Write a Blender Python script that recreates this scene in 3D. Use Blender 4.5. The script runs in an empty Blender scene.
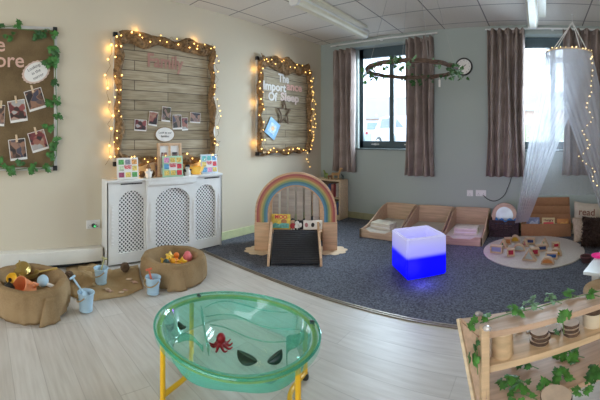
import bpy, bmesh, math, random
from mathutils import Vector, Matrix, Euler
random.seed(7)
PI = math.pi
sc = bpy.context.scene
C = sc.collection
rnd = random.uniform

# ------------------------------------------------------------------ camera model (cylindrical phone panorama)
F, XC, Y0, CH = 355.4, 539.4, 136.0, 1.3
WX, BY, HZ = -3.44, 4.87, 2.82            # left wall, back wall, ceiling

def FP(x, y, z=0.0):
    """point of the horizontal plane at height z seen at photo pixel x, y"""
    d = (CH - z) * F / (y - Y0); t = (x - XC) / F
    return Vector((d * math.sin(t), d * math.cos(t), z))
def LP(x, y, X=WX):
    t = (x - XC) / F; Y = X / math.tan(t); d = math.hypot(X, Y)
    return Vector((X, Y, CH - (y - Y0) / F * d))
def BP(x, y, Y=BY):
    t = (x - XC) / F; X = Y * math.tan(t); d = math.hypot(X, Y)
    return Vector((X, Y, CH - (y - Y0) / F * d))

# ------------------------------------------------------------------ materials
MATS = {}
def nodes(name):
    m = bpy.data.materials.new(name); m.use_nodes = True
    nt = m.node_tree; nt.nodes.clear()
    return m, nt, nt.nodes, nt.links
def M(name, col, rough=0.6, var=0.12, scale=14.0, metal=0.0, bump=0.0, spec=0.4, stretch=None, emit=None, es=0.0):
    if name in MATS: return MATS[name]
    m, nt, N, L = nodes(name)
    out = N.new('ShaderNodeOutputMaterial'); b = N.new('ShaderNodeBsdfPrincipled')
    L.new(b.outputs[0], out.inputs[0])
    b.inputs['Roughness'].default_value = rough; b.inputs['Metallic'].default_value = metal
    b.inputs['Specular IOR Level'].default_value = spec
    tc = N.new('ShaderNodeTexCoord'); mp = N.new('ShaderNodeMapping'); nz = N.new('ShaderNodeTexNoise')
    L.new(tc.outputs['Object'], mp.inputs[0]); L.new(mp.outputs[0], nz.inputs['Vector'])
    if stretch: mp.inputs['Scale'].default_value = stretch
    nz.inputs['Scale'].default_value = scale; nz.inputs['Detail'].default_value = 4
    cr = N.new('ShaderNodeValToRGB'); L.new(nz.outputs[0], cr.inputs[0])
    cr.color_ramp.elements[0].position = 0.3; cr.color_ramp.elements[1].position = 0.7
    cr.color_ramp.elements[0].color = (*[c * (1 - var) for c in col], 1)
    cr.color_ramp.elements[1].color = (*[min(1, c * (1 + var)) for c in col], 1)
    L.new(cr.outputs[0], b.inputs['Base Color'])
    if bump:
        bp = N.new('ShaderNodeBump'); bp.inputs['Strength'].default_value = bump; bp.inputs['Distance'].default_value = 0.01
        L.new(nz.outputs[0], bp.inputs['Height']); L.new(bp.outputs[0], b.inputs['Normal'])
    if emit:
        b.inputs['Emission Color'].default_value = (*emit, 1); b.inputs['Emission Strength'].default_value = es
    MATS[name] = m
    return m
def wood(name, c1, c2, rough=0.5, sc_=(1.2, 14, 14)):
    return M(name, [(a + b) / 2 for a, b in zip(c1, c2)], rough, 0.16, 3.0, stretch=sc_)

def mat_wall(name, col):
    return M(name, col, 0.85, 0.025, 1.2)

def mat_floor():
    m, nt, N, L = nodes('pale_oak_vinyl')
    out = N.new('ShaderNodeOutputMaterial'); b = N.new('ShaderNodeBsdfPrincipled'); L.new(b.outputs[0], out.inputs[0])
    tc = N.new('ShaderNodeTexCoord')
    br = N.new('ShaderNodeTexBrick'); br.offset = 0.37
    br.inputs['Color1'].default_value = (0.545, 0.505, 0.455, 1); br.inputs['Color2'].default_value = (0.63, 0.595, 0.55, 1)
    br.inputs['Mortar'].default_value = (0.47, 0.435, 0.39, 1)
    br.inputs['Scale'].default_value = 1; br.inputs['Mortar Size'].default_value = 0.0025
    br.inputs['Brick Width'].default_value = 1.2; br.inputs['Row Height'].default_value = 0.17
    L.new(tc.outputs['Object'], br.inputs['Vector'])
    mp = N.new('ShaderNodeMapping'); mp.inputs['Scale'].default_value = (1.6, 16, 1); L.new(tc.outputs['Object'], mp.inputs[0])
    nz = N.new('ShaderNodeTexNoise'); nz.inputs['Scale'].default_value = 2.5; nz.inputs['Detail'].default_value = 6; L.new(mp.outputs[0], nz.inputs['Vector'])
    cr = N.new('ShaderNodeValToRGB'); L.new(nz.outputs[0], cr.inputs[0])
    cr.color_ramp.elements[0].position = 0.3; cr.color_ramp.elements[0].color = (0.84, 0.82, 0.80, 1)
    cr.color_ramp.elements[1].position = 0.65; cr.color_ramp.elements[1].color = (1, 1, 1, 1)
    mx = N.new('ShaderNodeMix'); mx.data_type = 'RGBA'; mx.blend_type = 'MULTIPLY'; mx.inputs[0].default_value = 1
    L.new(br.outputs[0], mx.inputs[6]); L.new(cr.outputs[0], mx.inputs[7]); L.new(mx.outputs[2], b.inputs['Base Color'])
    b.inputs['Roughness'].default_value = 0.38; b.inputs['Specular IOR Level'].default_value = 0.45
    return m

def mat_carpet():
    m, nt, N, L = nodes('grey_carpet')
    out = N.new('ShaderNodeOutputMaterial'); b = N.new('ShaderNodeBsdfPrincipled'); L.new(b.outputs[0], out.inputs[0])
    tc = N.new('ShaderNodeTexCoord')
    n1 = N.new('ShaderNodeTexNoise'); n1.inputs['Scale'].default_value = 75; n1.inputs['Detail'].default_value = 5; L.new(tc.outputs['Object'], n1.inputs['Vector'])
    cr = N.new('ShaderNodeValToRGB'); L.new(n1.outputs[0], cr.inputs[0])
    cr.color_ramp.elements[0].position = 0.36; cr.color_ramp.elements[0].color = (0.060, 0.064, 0.078, 1)
    cr.color_ramp.elements[1].position = 0.66; cr.color_ramp.elements[1].color = (0.17, 0.178, 0.205, 1)
    L.new(cr.outputs[0], b.inputs['Base Color'])
    b.inputs['Roughness'].default_value = 0.95; b.inputs['Specular IOR Level'].default_value = 0.1
    bp = N.new('ShaderNodeBump'); bp.inputs['Strength'].default_value = 0.6; bp.inputs['Distance'].default_value = 0.01
    L.new(n1.outputs[0], bp.inputs['Height']); L.new(bp.outputs[0], b.inputs['Normal'])
    return m

def mat_ceiling():
    m, nt, N, L = nodes('ceiling_tiles')
    out = N.new('ShaderNodeOutputMaterial'); b = N.new('ShaderNodeBsdfPrincipled'); L.new(b.outputs[0], out.inputs[0])
    tc = N.new('ShaderNodeTexCoord'); sp = N.new('ShaderNodeSeparateXYZ'); L.new(tc.outputs['Object'], sp.inputs[0])
    def line(sock, period, off):
        a = N.new('ShaderNodeMath'); a.operation = 'ADD'; a.inputs[1].default_value = off; L.new(sock, a.inputs[0])
        p = N.new('ShaderNodeMath'); p.operation = 'PINGPONG'; p.inputs[1].default_value = period / 2; L.new(a.outputs[0], p.inputs[0])
        c = N.new('ShaderNodeMath'); c.operation = 'LESS_THAN'; c.inputs[1].default_value = 0.008; L.new(p.outputs[0], c.inputs[0])
        return c.outputs[0]
    lx = line(sp.outputs[0], 0.64, 0.69 + 0.64 * 20); ly = line(sp.outputs[1], 0.595, -2.88 + 0.595 * 20)
    mxm = N.new('ShaderNodeMath'); mxm.operation = 'MAXIMUM'; L.new(lx, mxm.inputs[0]); L.new(ly, mxm.inputs[1])
    nz = N.new('ShaderNodeTexNoise'); nz.inputs['Scale'].default_value = 60; L.new(tc.outputs['Object'], nz.inputs['Vector'])
    cr = N.new('ShaderNodeValToRGB'); L.new(nz.outputs[0], cr.inputs[0])
    cr.color_ramp.elements[0].color = (0.66, 0.63, 0.57, 1); cr.color_ramp.elements[1].color = (0.77, 0.74, 0.68, 1)
    mx = N.new('ShaderNodeMix'); mx.data_type = 'RGBA'; L.new(mxm.outputs[0], mx.inputs[0]); L.new(cr.outputs[0], mx.inputs[6])
    mx.inputs[7].default_value = (0.25, 0.24, 0.23, 1); L.new(mx.outputs[2], b.inputs['Base Color'])
    b.inputs['Roughness'].default_value = 0.9
    return m

def mat_planks():
    """weathered grey-brown board print behind the displays"""
    m, nt, N, L = nodes('weathered_planks')
    out = N.new('ShaderNodeOutputMaterial'); b = N.new('ShaderNodeBsdfPrincipled'); L.new(b.outputs[0], out.inputs[0])
    tc = N.new('ShaderNodeTexCoord'); mp0 = N.new('ShaderNodeMapping'); mp0.inputs['Rotation'].default_value = (PI / 2, 0, 0)
    L.new(tc.outputs['Object'], mp0.inputs[0])
    br = N.new('ShaderNodeTexBrick'); br.offset = 0.43
    br.inputs['Color1'].default_value = (0.31, 0.25, 0.155, 1); br.inputs['Color2'].default_value = (0.47, 0.395, 0.275, 1)
    br.inputs['Mortar'].default_value = (0.10, 0.075, 0.05, 1); br.inputs['Scale'].default_value = 1
    br.inputs['Mortar Size'].default_value = 0.004; br.inputs['Brick Width'].default_value = 0.95; br.inputs['Row Height'].default_value = 0.105
    L.new(mp0.outputs[0], br.inputs['Vector'])
    mp = N.new('ShaderNodeMapping'); mp.inputs['Scale'].default_value = (2, 1, 26); L.new(tc.outputs['Object'], mp.inputs[0])
    nz = N.new('ShaderNodeTexNoise'); nz.inputs['Scale'].default_value = 2; nz.inputs['Detail'].default_value = 6; L.new(mp.outputs[0], nz.inputs['Vector'])
    cr = N.new('ShaderNodeValToRGB'); L.new(nz.outputs[0], cr.inputs[0])
    cr.color_ramp.elements[0].position = 0.32; cr.color_ramp.elements[0].color = (0.62, 0.58, 0.52, 1)
    cr.color_ramp.elements[1].position = 0.62; cr.color_ramp.elements[1].color = (1.0, 1.0, 1.0, 1)
    mx = N.new('ShaderNodeMix'); mx.data_type = 'RGBA'; mx.blend_type = 'MULTIPLY'; mx.inputs[0].default_value = 1
    L.new(br.outputs[0], mx.inputs[6]); L.new(cr.outputs[0], mx.inputs[7]); L.new(mx.outputs[2], b.inputs['Base Color'])
    b.inputs['Roughness'].default_value = 0.7
    return m

def mat_burlap(name, c1, c2):
    m, nt, N, L = nodes(name)
    out = N.new('ShaderNodeOutputMaterial'); b = N.new('ShaderNodeBsdfPrincipled'); L.new(b.outputs[0], out.inputs[0])
    tc = N.new('ShaderNodeTexCoord')
    n1 = N.new('ShaderNodeTexNoise'); n1.inputs['Scale'].default_value = 5; n1.inputs['Detail'].default_value = 5; L.new(tc.outputs['Object'], n1.inputs['Vector'])
    n2 = N.new('ShaderNodeTexNoise'); n2.inputs['Scale'].default_value = 160; L.new(tc.outputs['Object'], n2.inputs['Vector'])
    ad = N.new('ShaderNodeMath'); ad.operation = 'MULTIPLY_ADD'; ad.inputs[1].default_value = 0.35; L.new(n2.outputs[0], ad.inputs[0]); L.new(n1.outputs[0], ad.inputs[2])
    cr = N.new('ShaderNodeValToRGB'); L.new(ad.outputs[0], cr.inputs[0])
    cr.color_ramp.elements[0].position = 0.45; cr.color_ramp.elements[0].color = (*c1, 1)
    cr.color_ramp.elements[1].position = 0.85; cr.color_ramp.elements[1].color = (*c2, 1)
    L.new(cr.outputs[0], b.inputs['Base Color']); b.inputs['Roughness'].default_value = 0.95; b.inputs['Specular IOR Level'].default_value = 0.1
    bp = N.new('ShaderNodeBump'); bp.inputs['Strength'].default_value = 0.5; bp.inputs['Distance'].default_value = 0.004
    L.new(ad.outputs[0], bp.inputs['Height']); L.new(bp.outputs[0], b.inputs['Normal'])
    return m

def mat_lattice():
    """white grille, staggered rows of small dark holes"""
    m, nt, N, L = nodes('white_grille')
    out = N.new('ShaderNodeOutputMaterial'); b = N.new('ShaderNodeBsdfPrincipled'); L.new(b.outputs[0], out.inputs[0])
    tc = N.new('ShaderNodeTexCoord'); sp = N.new('ShaderNodeSeparateXYZ'); L.new(tc.outputs['Object'], sp.inputs[0])
    def mth(op, a, bb=None, c=None):
        n = N.new('ShaderNodeMath'); n.operation = op
        for i, v in enumerate((a, bb, c)):
            if v is None: continue
            if isinstance(v, (int, float)): n.inputs[i].default_value = v
            else: L.new(v, n.inputs[i])
        return n.outputs[0]
    P_ = 0.042
    def dots(ox, oz):
        u = mth('PINGPONG', mth('ADD', sp.outputs[0], 10 * P_ + ox), P_ / 2)
        v = mth('PINGPONG', mth('ADD', sp.outputs[2], 10 * P_ + oz), P_ / 2)
        r = mth('SQRT', mth('ADD', mth('MULTIPLY', u, u), mth('MULTIPLY', v, v)))
        return mth('LESS_THAN', r, 0.0105)
    d = mth('MAXIMUM', dots(0, 0), dots(P_ / 2, P_ / 2))
    mx = N.new('ShaderNodeMix'); mx.data_type = 'RGBA'; L.new(d, mx.inputs[0])
    mx.inputs[6].default_value = (0.78, 0.78, 0.77, 1); mx.inputs[7].default_value = (0.05, 0.055, 0.06, 1)
    L.new(mx.outputs[2], b.inputs['Base Color']); b.inputs['Roughness'].default_value = 0.5
    return m

def mat_trans(name, col, transp, rough=0.1, gloss=0.12, translucent=0.0, tint=None):
    """clear plastic, glass or gauze: see-through share mixed with coloured surface and gloss"""
    m, nt, N, L = nodes(name)
    out = N.new('ShaderNodeOutputMaterial')
    tr = N.new('ShaderNodeBsdfTransparent'); tr.inputs[0].default_value = (*(tint or (1, 1, 1)), 1)
    nz = N.new('ShaderNodeTexNoise'); nz.inputs['Scale'].default_value = 20
    df = N.new('ShaderNodeBsdfDiffuse'); cr = N.new('ShaderNodeValToRGB'); L.new(nz.outputs[0], cr.inputs[0])
    cr.color_ramp.elements[0].color = (*[c * .92 for c in col], 1); cr.color_ramp.elements[1].color = (*[min(1, c * 1.05) for c in col], 1)
    L.new(cr.outputs[0], df.inputs[0])
    top = df.outputs[0]
    if translucent:
        tl = N.new('ShaderNodeBsdfTranslucent'); L.new(cr.outputs[0], tl.inputs[0])
        mt = N.new('ShaderNodeMixShader'); mt.inputs[0].default_value = translucent
        L.new(top, mt.inputs[1]); L.new(tl.outputs[0], mt.inputs[2]); top = mt.outputs[0]
    mx = N.new('ShaderNodeMixShader'); mx.inputs[0].default_value = transp
    L.new(top, mx.inputs[1]); L.new(tr.outputs[0], mx.inputs[2]); top = mx.outputs[0]
    if gloss:
        gl = N.new('ShaderNodeBsdfGlossy'); gl.inputs['Roughness'].default_value = rough
        fr = N.new('ShaderNodeLayerWeight'); fr.inputs[0].default_value = 0.25
        mu = N.new('ShaderNodeMath'); mu.operation = 'MULTIPLY_ADD'; mu.inputs[1].default_value = 0.5; mu.inputs[2].default_value = gloss * .3
        L.new(fr.outputs['Fresnel'], mu.inputs[0])
        mg = N.new('ShaderNodeMixShader'); L.new(mu.outputs[0], mg.inputs[0]); L.new(top, mg.inputs[1]); L.new(gl.outputs[0], mg.inputs[2]); top = mg.outputs[0]
    L.new(top, out.inputs[0])
    return m

def mat_photo(i):
    """a small colour snapshot: soft dark and skin-tone patches"""
    m, nt, N, L = nodes('snapshot_print_%d' % i)
    out = N.new('ShaderNodeOutputMaterial'); b = N.new('ShaderNodeBsdfPrincipled'); L.new(b.outputs[0], out.inputs[0])
    tc = N.new('ShaderNodeTexCoord'); mp = N.new('ShaderNodeMapping'); L.new(tc.outputs['Object'], mp.inputs[0])
    mp.inputs['Location'].default_value = (i * 3.7, 0, i * 1.9)
    v = N.new('ShaderNodeTexVoronoi'); v.feature = 'SMOOTH_F1'; v.inputs['Scale'].default_value = 22; v.inputs['Smoothness'].default_value = .4
    L.new(mp.outputs[0], v.inputs['Vector'])
    sp = N.new('ShaderNodeSeparateColor'); L.new(v.outputs['Color'], sp.inputs[0])
    cr = N.new('ShaderNodeValToRGB'); L.new(sp.outputs[0], cr.inputs[0])
    pal = [[(.03, .025, .03), (.10, .06, .05), (.38, .21, .14), (.07, .07, .10)],
           [(.04, .03, .03), (.25, .05, .06), (.40, .24, .16), (.4, .4, .4)],
           [(.08, .07, .03), (.03, .03, .04), (.38, .23, .16), (.08, .08, .13)]][i % 3]
    e = cr.color_ramp.elements
    e[0].position = .15; e[0].color = (*pal[0], 1); e[1].position = .9; e[1].color = (*pal[3], 1)
    x = e.new(.4); x.color = (*pal[1], 1); x = e.new(.65); x.color = (*pal[2], 1)
    L.new(cr.outputs[0], b.inputs['Base Color']); b.inputs['Roughness'].default_value = .35
    return m

# ------------------------------------------------------------------ mesh helpers
def BM(): return bmesh.new()
def place(bm, verts, mat): bmesh.ops.transform(bm, matrix=mat, verts=verts)
def TR(loc=(0, 0, 0), rot=(0, 0, 0), s=(1, 1, 1)):
    return Matrix.Translation(loc) @ Euler(rot).to_matrix().to_4x4() @ Matrix.Diagonal((*s, 1))
def box(bm, c, s, rot=(0, 0, 0), bev=0.0):
    t = bmesh.new(); bmesh.ops.create_cube(t, size=1); bmesh.ops.scale(t, vec=s, verts=t.verts)
    if bev: bmesh.ops.bevel(t, geom=t.edges[:], offset=min(bev, min(s) * .45), segments=2, affect='EDGES', profile=.6)
    bmesh.ops.transform(t, matrix=TR(c, rot), verts=t.verts); join(bm, t)
    return bm
def join(bm, t):
    me = bpy.data.meshes.new('tmp'); t.to_mesh(me); t.free(); bm.from_mesh(me); bpy.data.meshes.remove(me)
def sph(bm, c, r, s=(1, 1, 1), rot=(0, 0, 0), seg=14):
    t = bmesh.new(); bmesh.ops.create_uvsphere(t, u_segments=seg, v_segments=max(6, seg * 2 // 3), radius=r)
    bmesh.ops.transform(t, matrix=TR(c, rot, s), verts=t.verts); join(bm, t); return bm
def lathe(bm, prof, c=(0, 0, 0), seg=28, rot=(0, 0, 0), s=(1, 1, 1), fn=None):
    t = bmesh.new(); rings = []
    for r, z in prof:
        if r < 1e-5: rings.append([t.verts.new((0, 0, z))])
        else:
            ring = []
            for k in range(seg):
                a = 2 * PI * k / seg; rr, zz = (fn(r, z, a) if fn else (r, z))
                ring.append(t.verts.new((rr * math.cos(a), rr * math.sin(a), zz)))
            rings.append(ring)
    for A, B in zip(rings, rings[1:]):
        n = max(len(A), len(B))
        for k in range(n):
            q = [A[k % len(A)], A[(k + 1) % len(A)], B[(k + 1) % len(B)], B[k % len(B)]]
            u = []
            for v in q:
                if v not in u: u.append(v)
            if len(u) > 2:
                try: t.faces.new(u)
                except ValueError: pass
    bmesh.ops.recalc_face_normals(t, faces=t.faces)
    bmesh.ops.transform(t, matrix=TR(c, rot, s), verts=t.verts); join(bm, t); return bm
def tube(bm, pts, r, seg=8, closed=False, cap=True):
    pts = [Vector(p) for p in pts]; n = len(pts); t = bmesh.new(); rings = []
    up = None
    for i, p in enumerate(pts):
        a = pts[(i - 1) % n] if (closed or i > 0) else p; b = pts[(i + 1) % n] if (closed or i < n - 1) else p
        d = (b - a)
        d = d.normalized() if d.length > 1e-9 else Vector((0, 0, 1))
        if up is None:
            up = Vector((0, 0, 1)) if abs(d.z) < .9 else Vector((1, 0, 0))
        x = d.cross(up)
        if x.length < 1e-4: x = d.orthogonal()
        x.normalize(); y = x.cross(d).normalized(); up = y
        rr = r[i] if isinstance(r, (list, tuple)) else r
        rings.append([t.verts.new(p + x * rr * math.cos(2 * PI * k / seg) + y * rr * math.sin(2 * PI * k / seg)) for k in range(seg)])
    m = n if closed else n - 1
    for i in range(m):
        A, B = rings[i], rings[(i + 1) % n]
        for k in range(seg): t.faces.new((A[k], A[(k + 1) % seg], B[(k + 1) % seg], B[k]))
    if cap and not closed:
        t.faces.new(rings[0][::-1]); t.faces.new(rings[-1])
    bmesh.ops.recalc_face_normals(t, faces=t.faces)
    join(bm, t); return bm
def prism(bm, poly, th, mat=Matrix(), bev=0.0):
    """polygon in local XZ, thickness along Y (from 0 to +th)"""
    t = bmesh.new(); A = [t.verts.new((x, 0, z)) for x, z in poly]
    f = t.faces.new(A); r = bmesh.ops.extrude_face_region(t, geom=[f])
    bmesh.ops.translate(t, vec=(0, th, 0), verts=[v for v in r['geom'] if isinstance(v, bmesh.types.BMVert)])
    bmesh.ops.recalc_face_normals(t, faces=t.faces)
    if bev:
        es = [e for e in t.edges if abs(e.calc_face_angle(0)) > .5]
        bmesh.ops.bevel(t, geom=es, offset=bev, segments=1, affect='EDGES')
    bmesh.ops.transform(t, matrix=mat, verts=t.verts); join(bm, t); return bm
def sheet(bm, fn, nu, nv):
    g = [[bm.verts.new(fn(i / nu, j / nv)) for j in range(nv + 1)] for i in range(nu + 1)]
    for i in range(nu):
        for j in range(nv): bm.faces.new((g[i][j], g[i + 1][j], g[i + 1][j + 1], g[i][j + 1]))
    return bm

def obj(name, bm, mat, parent=None, loc=None, rot=None, smooth=True, solid=0.0):
    me = bpy.data.meshes.new(name); bm.to_mesh(me); bm.free()
    if smooth:
        me.polygons.foreach_set('use_smooth', [True] * len(me.polygons)); me.set_sharp_from_angle(angle=math.radians(35))
    me.materials.append(mat)
    o = bpy.data.objects.new(name, me); C.objects.link(o)
    if parent: o.parent = parent
    if loc is not None: o.location = loc
    if rot is not None: o.rotation_euler = rot
    if solid:
        md = o.modifiers.new('thickness', 'SOLIDIFY'); md.thickness = solid; md.offset = 0
    return o
def thing(name, label, cat, loc=(0, 0, 0), rz=0, group=None, rot=None):
    o = bpy.data.objects.new(name, None); C.objects.link(o); o.empty_display_size = .1
    o.location = loc; o.rotation_euler = rot if rot else (0, 0, rz); o['label'] = label; o['category'] = cat
    if group: o['group'] = group
    return o
def tag(o, label, cat, group=None, kind=None):
    o['label'] = label; o['category'] = cat
    if group: o['group'] = group
    if kind: o['kind'] = kind
    return o
def struct(name, bm, mat, parent=None, **k):
    o = obj(name, bm, mat, parent, **k)
    if not parent: o['kind'] = 'structure'
    return o
def text(name, s, size, mat, parent, loc, rot=(PI / 2, 0, 0), align='CENTER', ext=.002, bold=.0, sx=1.0):
    cu = bpy.data.curves.new('lettering', 'FONT'); cu.body = s; cu.size = size; cu.align_x = align; cu.align_y = 'CENTER'
    cu.extrude = ext; cu.offset = bold; cu.resolution_u = 3; cu.space_line = .9
    to = bpy.data.objects.new('tmp', cu); C.objects.link(to)
    me = bpy.data.meshes.new_from_object(to.evaluated_get(bpy.context.evaluated_depsgraph_get()))
    bpy.data.objects.remove(to); bpy.data.curves.remove(cu)
    me.materials.clear(); me.materials.append(mat)
    o = bpy.data.objects.new(name, me); C.objects.link(o); o.parent = parent; o.location = loc; o.rotation_euler = rot; o.scale = (sx, 1, 1)
    return o
def tex_ready(): bpy.context.view_layer.update()

# shared materials
white = M('white_paint', (.74, .74, .72), .45, .03)
wplastic = M('white_plastic', (.72, .72, .71), .35, .03)
black = M('black_plastic', (.02, .02, .022), .4, .2)
birch = wood('birch_ply', (.56, .35, .205), (.65, .43, .265))
palewood = wood('pale_pine', (.66, .50, .32), (.74, .58, .40))
darkwood = wood('bark_brown', (.11, .07, .045), (.17, .11, .07), .8)
wire_m = M('copper_wire', (.25, .17, .08), .4, .1, metal=.6)
bulb_m = M('warm_bulb', (1, .7, .25), .3, .02, emit=(1, .56, .14), es=4.5)
bulb_soft = M('warm_bulb_soft', (1, .8, .45), .3, .02, emit=(1, .70, .32), es=2.6)
brownpaper = M('crumpled_brown_paper', (.22, .13, .058), .8, .6, 30, bump=.8)
alu = M('aluminium', (.62, .62, .62), .35, .05, metal=.5)
burlap = mat_burlap('hessian', (.22, .14, .068), (.37, .255, .14))
burlap_mat = mat_burlap('hessian_mat', (.33, .22, .11), (.47, .34, .185))
pinkpaper = M('pink_card', (.72, .42, .36), .7, .06)
whitepaper = M('white_card', (.80, .78, .75), .7, .03)
ink = M('black_ink', (.03, .03, .04), .6, .1)
leaf1 = M('ivy_green', (.05, .17, .035), .5, .5, 25)
leaf2 = M('ivy_dark_green', (.035, .11, .03), .5, .4, 25)
leaf3 = M('ivy_variegated', (.16, .30, .16), .5, .6, 40)
stem_m = M('ivy_stem', (.12, .20, .06), .6, .2)
PH = [mat_photo(i) for i in range(12)]

# ------------------------------------------------------------------ the room
RX, RY = 2.6, -3.0
wl_m = mat_wall('cream_emulsion', (.60, .54, .425)); wb_m = mat_wall('sage_emulsion', (.36, .405, .385))
struct('floor', box(BM(), ((WX + RX) / 2, (BY + RY) / 2, -.05), (RX - WX, BY - RY, .1)), mat_floor(), smooth=False)
CE = 2.37
struct('floor', box(BM(), ((WX + RX) / 2, (BY + CE) / 2, .004), (RX - WX - .01, BY - CE, .008)), mat_carpet(), smooth=False)
b = BM(); box(b, ((WX + RX) / 2, CE - .012, .005), (RX - WX - .02, .014, .010)); box(b, ((WX + RX) / 2, CE - .034, .004), (RX - WX - .02, .012, .008))
struct('trim_1', b, M('threshold_strip', (.24, .20, .155), .4, .1, metal=.4), smooth=False)
struct('ceiling', box(BM(), ((WX + RX) / 2, (BY + RY) / 2, HZ + .05), (RX - WX + .4, BY - RY + .4, .1)), mat_ceiling(), smooth=False)
struct('wall_left', box(BM(), (WX - .1, (BY + RY) / 2, HZ / 2), (.2, BY - RY, HZ)), wl_m, smooth=False)
struct('wall_right', box(BM(), (RX + .1, (BY + RY) / 2, HZ / 2), (.2, BY - RY, HZ)), wl_m, smooth=False)
# back wall with two window openings
WIN = [(-2.825, -1.62, 1.085, 2.70), (-.42, .80, 1.085, 2.70)]
b = BM(); D = .26
def wseg(x0, x1, z0, z1): box(b, ((x0 + x1) / 2, BY + D / 2, (z0 + z1) / 2), (x1 - x0, D, z1 - z0))
xs = [WX - .2, WIN[0][0], WIN[0][1], WIN[1][0], WIN[1][1], RX + .2]
for i in (0, 2, 4): wseg(xs[i], xs[i + 1], 0, HZ)
for w in WIN: wseg(w[0], w[1], 0, w[2]); wseg(w[0], w[1], w[3], HZ)
struct('wall_back', b, wb_m, smooth=False)
# unseen wall behind the viewer, its wide opening added to let light in
b = BM(); box(b, ((WX + RX) / 2, RY - .1, .25), (RX - WX, .2, .5)); box(b, ((WX + RX) / 2, RY - .1, 2.66), (RX - WX, .2, .32))
box(b, (WX + .3, RY - .1, 1.5), (.6, .2, 2)); box(b, (RX - .3, RY - .1, 1.5), (.6, .2, 2))
struct('wall_front', b, wl_m, smooth=False)
# windows
frame_m = M('anthracite_frame', (.055, .085, .10), .35, .08); glass = mat_trans('window_glass', (.8, .9, .9), .97, .02, .08, tint=(.96, .98, 1))
for k, (x0, x1, z0, z1) in enumerate(WIN):
    yw = BY + .2; fw = .075; n = 'window_%d' % (k + 1)
    fr = BM(); cx = (x0 + x1) / 2; cz = (z0 + z1) / 2
    box(fr, (x0 + .03 + fw / 2, yw, cz), (fw, .07, z1 - z0 - .02)); box(fr, (x1 - .03 - fw / 2, yw, cz), (fw, .07, z1 - z0 - .02))
    box(fr, (cx, yw, z0 + .07), (x1 - x0 - .06, .07, .13)); box(fr, (cx, yw, z1 - .08), (x1 - x0 - .06, .07, .15))
    w = struct(n, fr, frame_m, smooth=False); w['kind'] = 'structure'
    mu = BM(); box(mu, (cx, yw, cz), (.075, .068, z1 - z0 - .15)); struct('mullion', mu, frame_m, w, smooth=False)
    for s in (-1, 1):
        pw = (x1 - x0) / 2 - .12
        struct('pane', box(BM(), (cx + s * (pw / 2 + .04), yw + .01, cz), (pw, .006, z1 - z0 - .26)), glass, w, smooth=False)
        hb = BM(); box(hb, (cx + s * .28, yw - .045, z0 + .085), (.13, .02, .018), bev=.004); box(hb, (cx + s * .28, yw - .04, z0 + .085), (.03, .03, .03), bev=.004)
        struct('handle', hb, alu, w)
    struct('window_sill', box(BM(), (cx, BY + .085, z0 + .012), (x1 - x0 - .01, .23, .022), bev=.004), M('sill_grey', (.10, .13, .13), .35, .1), w)
# skirtings and boxed pipe run
skirt_m = M('olive_skirting', (.30, .29, .17), .5, .08); lime_m = M('pale_lime_skirting', (.58, .62, .36), .5, .06)
b = BM(); box(b, ((WX + RX) / 2, BY - .008, .055), (RX - WX, .016, .095)); struct('baseboard_back', b, skirt_m, smooth=False)
b = BM(); box(b, (WX + .008, (2.66 + BY) / 2, .055), (.016, BY - 2.66, .10))
struct('baseboard_left', b, lime_m, smooth=False)
b = BM(); box(b, (WX + .007, (1.2 + RY) / 2, .03), (.014, 1.2 - RY, .06)); struct('baseboard_left', b, M('pipe_gap_shade', (.05, .055, .06), .5, .1), smooth=False)  # second strip: dark colour stands in for the shaded gap under the boxed pipe
b = BM(); box(b, (WX + .055, (1.19 + RY) / 2, .125), (.11, 1.19 - RY, .13), bev=.008); struct('trim_2', b, M('boxed_pipe_cream', (.70, .67, .60), .5, .03))
# sockets
def socket(name, label, loc, rz, w, switches, group=None):
    t = thing(name, label, 'socket', loc, rz, group)
    obj('faceplate', box(BM(), (0, -.005, 0), (w, .01, .086), bev=.003), wplastic, t)
    for s in switches:
        hb = BM()
        for dx, dz in ((0, -.008), (-.011, -.026), (.011, -.026)): box(hb, (s + dx, -.0105, dz), (.006, .002, .007))
        obj('pin_hole', hb, black, t, smooth=False); obj('switch', box(BM(), (s, -.012, .024), (.012, .006, .018), bev=.002), wplastic, t)
    return t
p = LP(93, 224); t = socket('wall_socket', 'white double wall socket with plug beside radiator cover', p, PI / 2, .146, (-.036, .036))
t = thing('plug', 'small dark plug with green light in socket by radiator cover', 'plug', p + Vector((.012, 0, -.01)), PI / 2)
obj('plug_body', lathe(BM(), [(0, .04), (.016, .04), (.02, .02), (.022, 0), (0, 0)], (0, -.005, 0), 14, (PI / 2, 0, 0)), black, t)
obj('indicator_light', sph(BM(), (0, -.047, 0), .011), M('green_light', (.1, .6, .2), .3, .1, emit=(.1, .9, .3), es=.7), t)
socket('wall_socket', 'small single white wall socket above sleep tray nearest basket', BP(470, 193), 0, .086, (0,))
p2 = BP(481, 193); socket('wall_socket', 'double white wall socket with dark cable, beside the single one', p2, 0, .146, (-.036, .036))
b = BM(); pts = [BP(x, y, BY - .012) for x, y in ((483, 195), (487, 199), (493, 201.5), (499, 200), (505, 195), (508, 187), (511, 180), (512, 172))]
for _ in range(2):
    q = [pts[0]]
    for a, c in zip(pts, pts[1:]): q += [a * .75 + c * .25, a * .25 + c * .75]
    pts = q + [pts[-1]]
o = Vector(p2); bb = tube(BM(), [v - o for v in pts], .005, 6)
tag(obj('cable', bb, black, loc=o), 'dark cable looping from double socket up behind curtain', 'cable')

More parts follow.
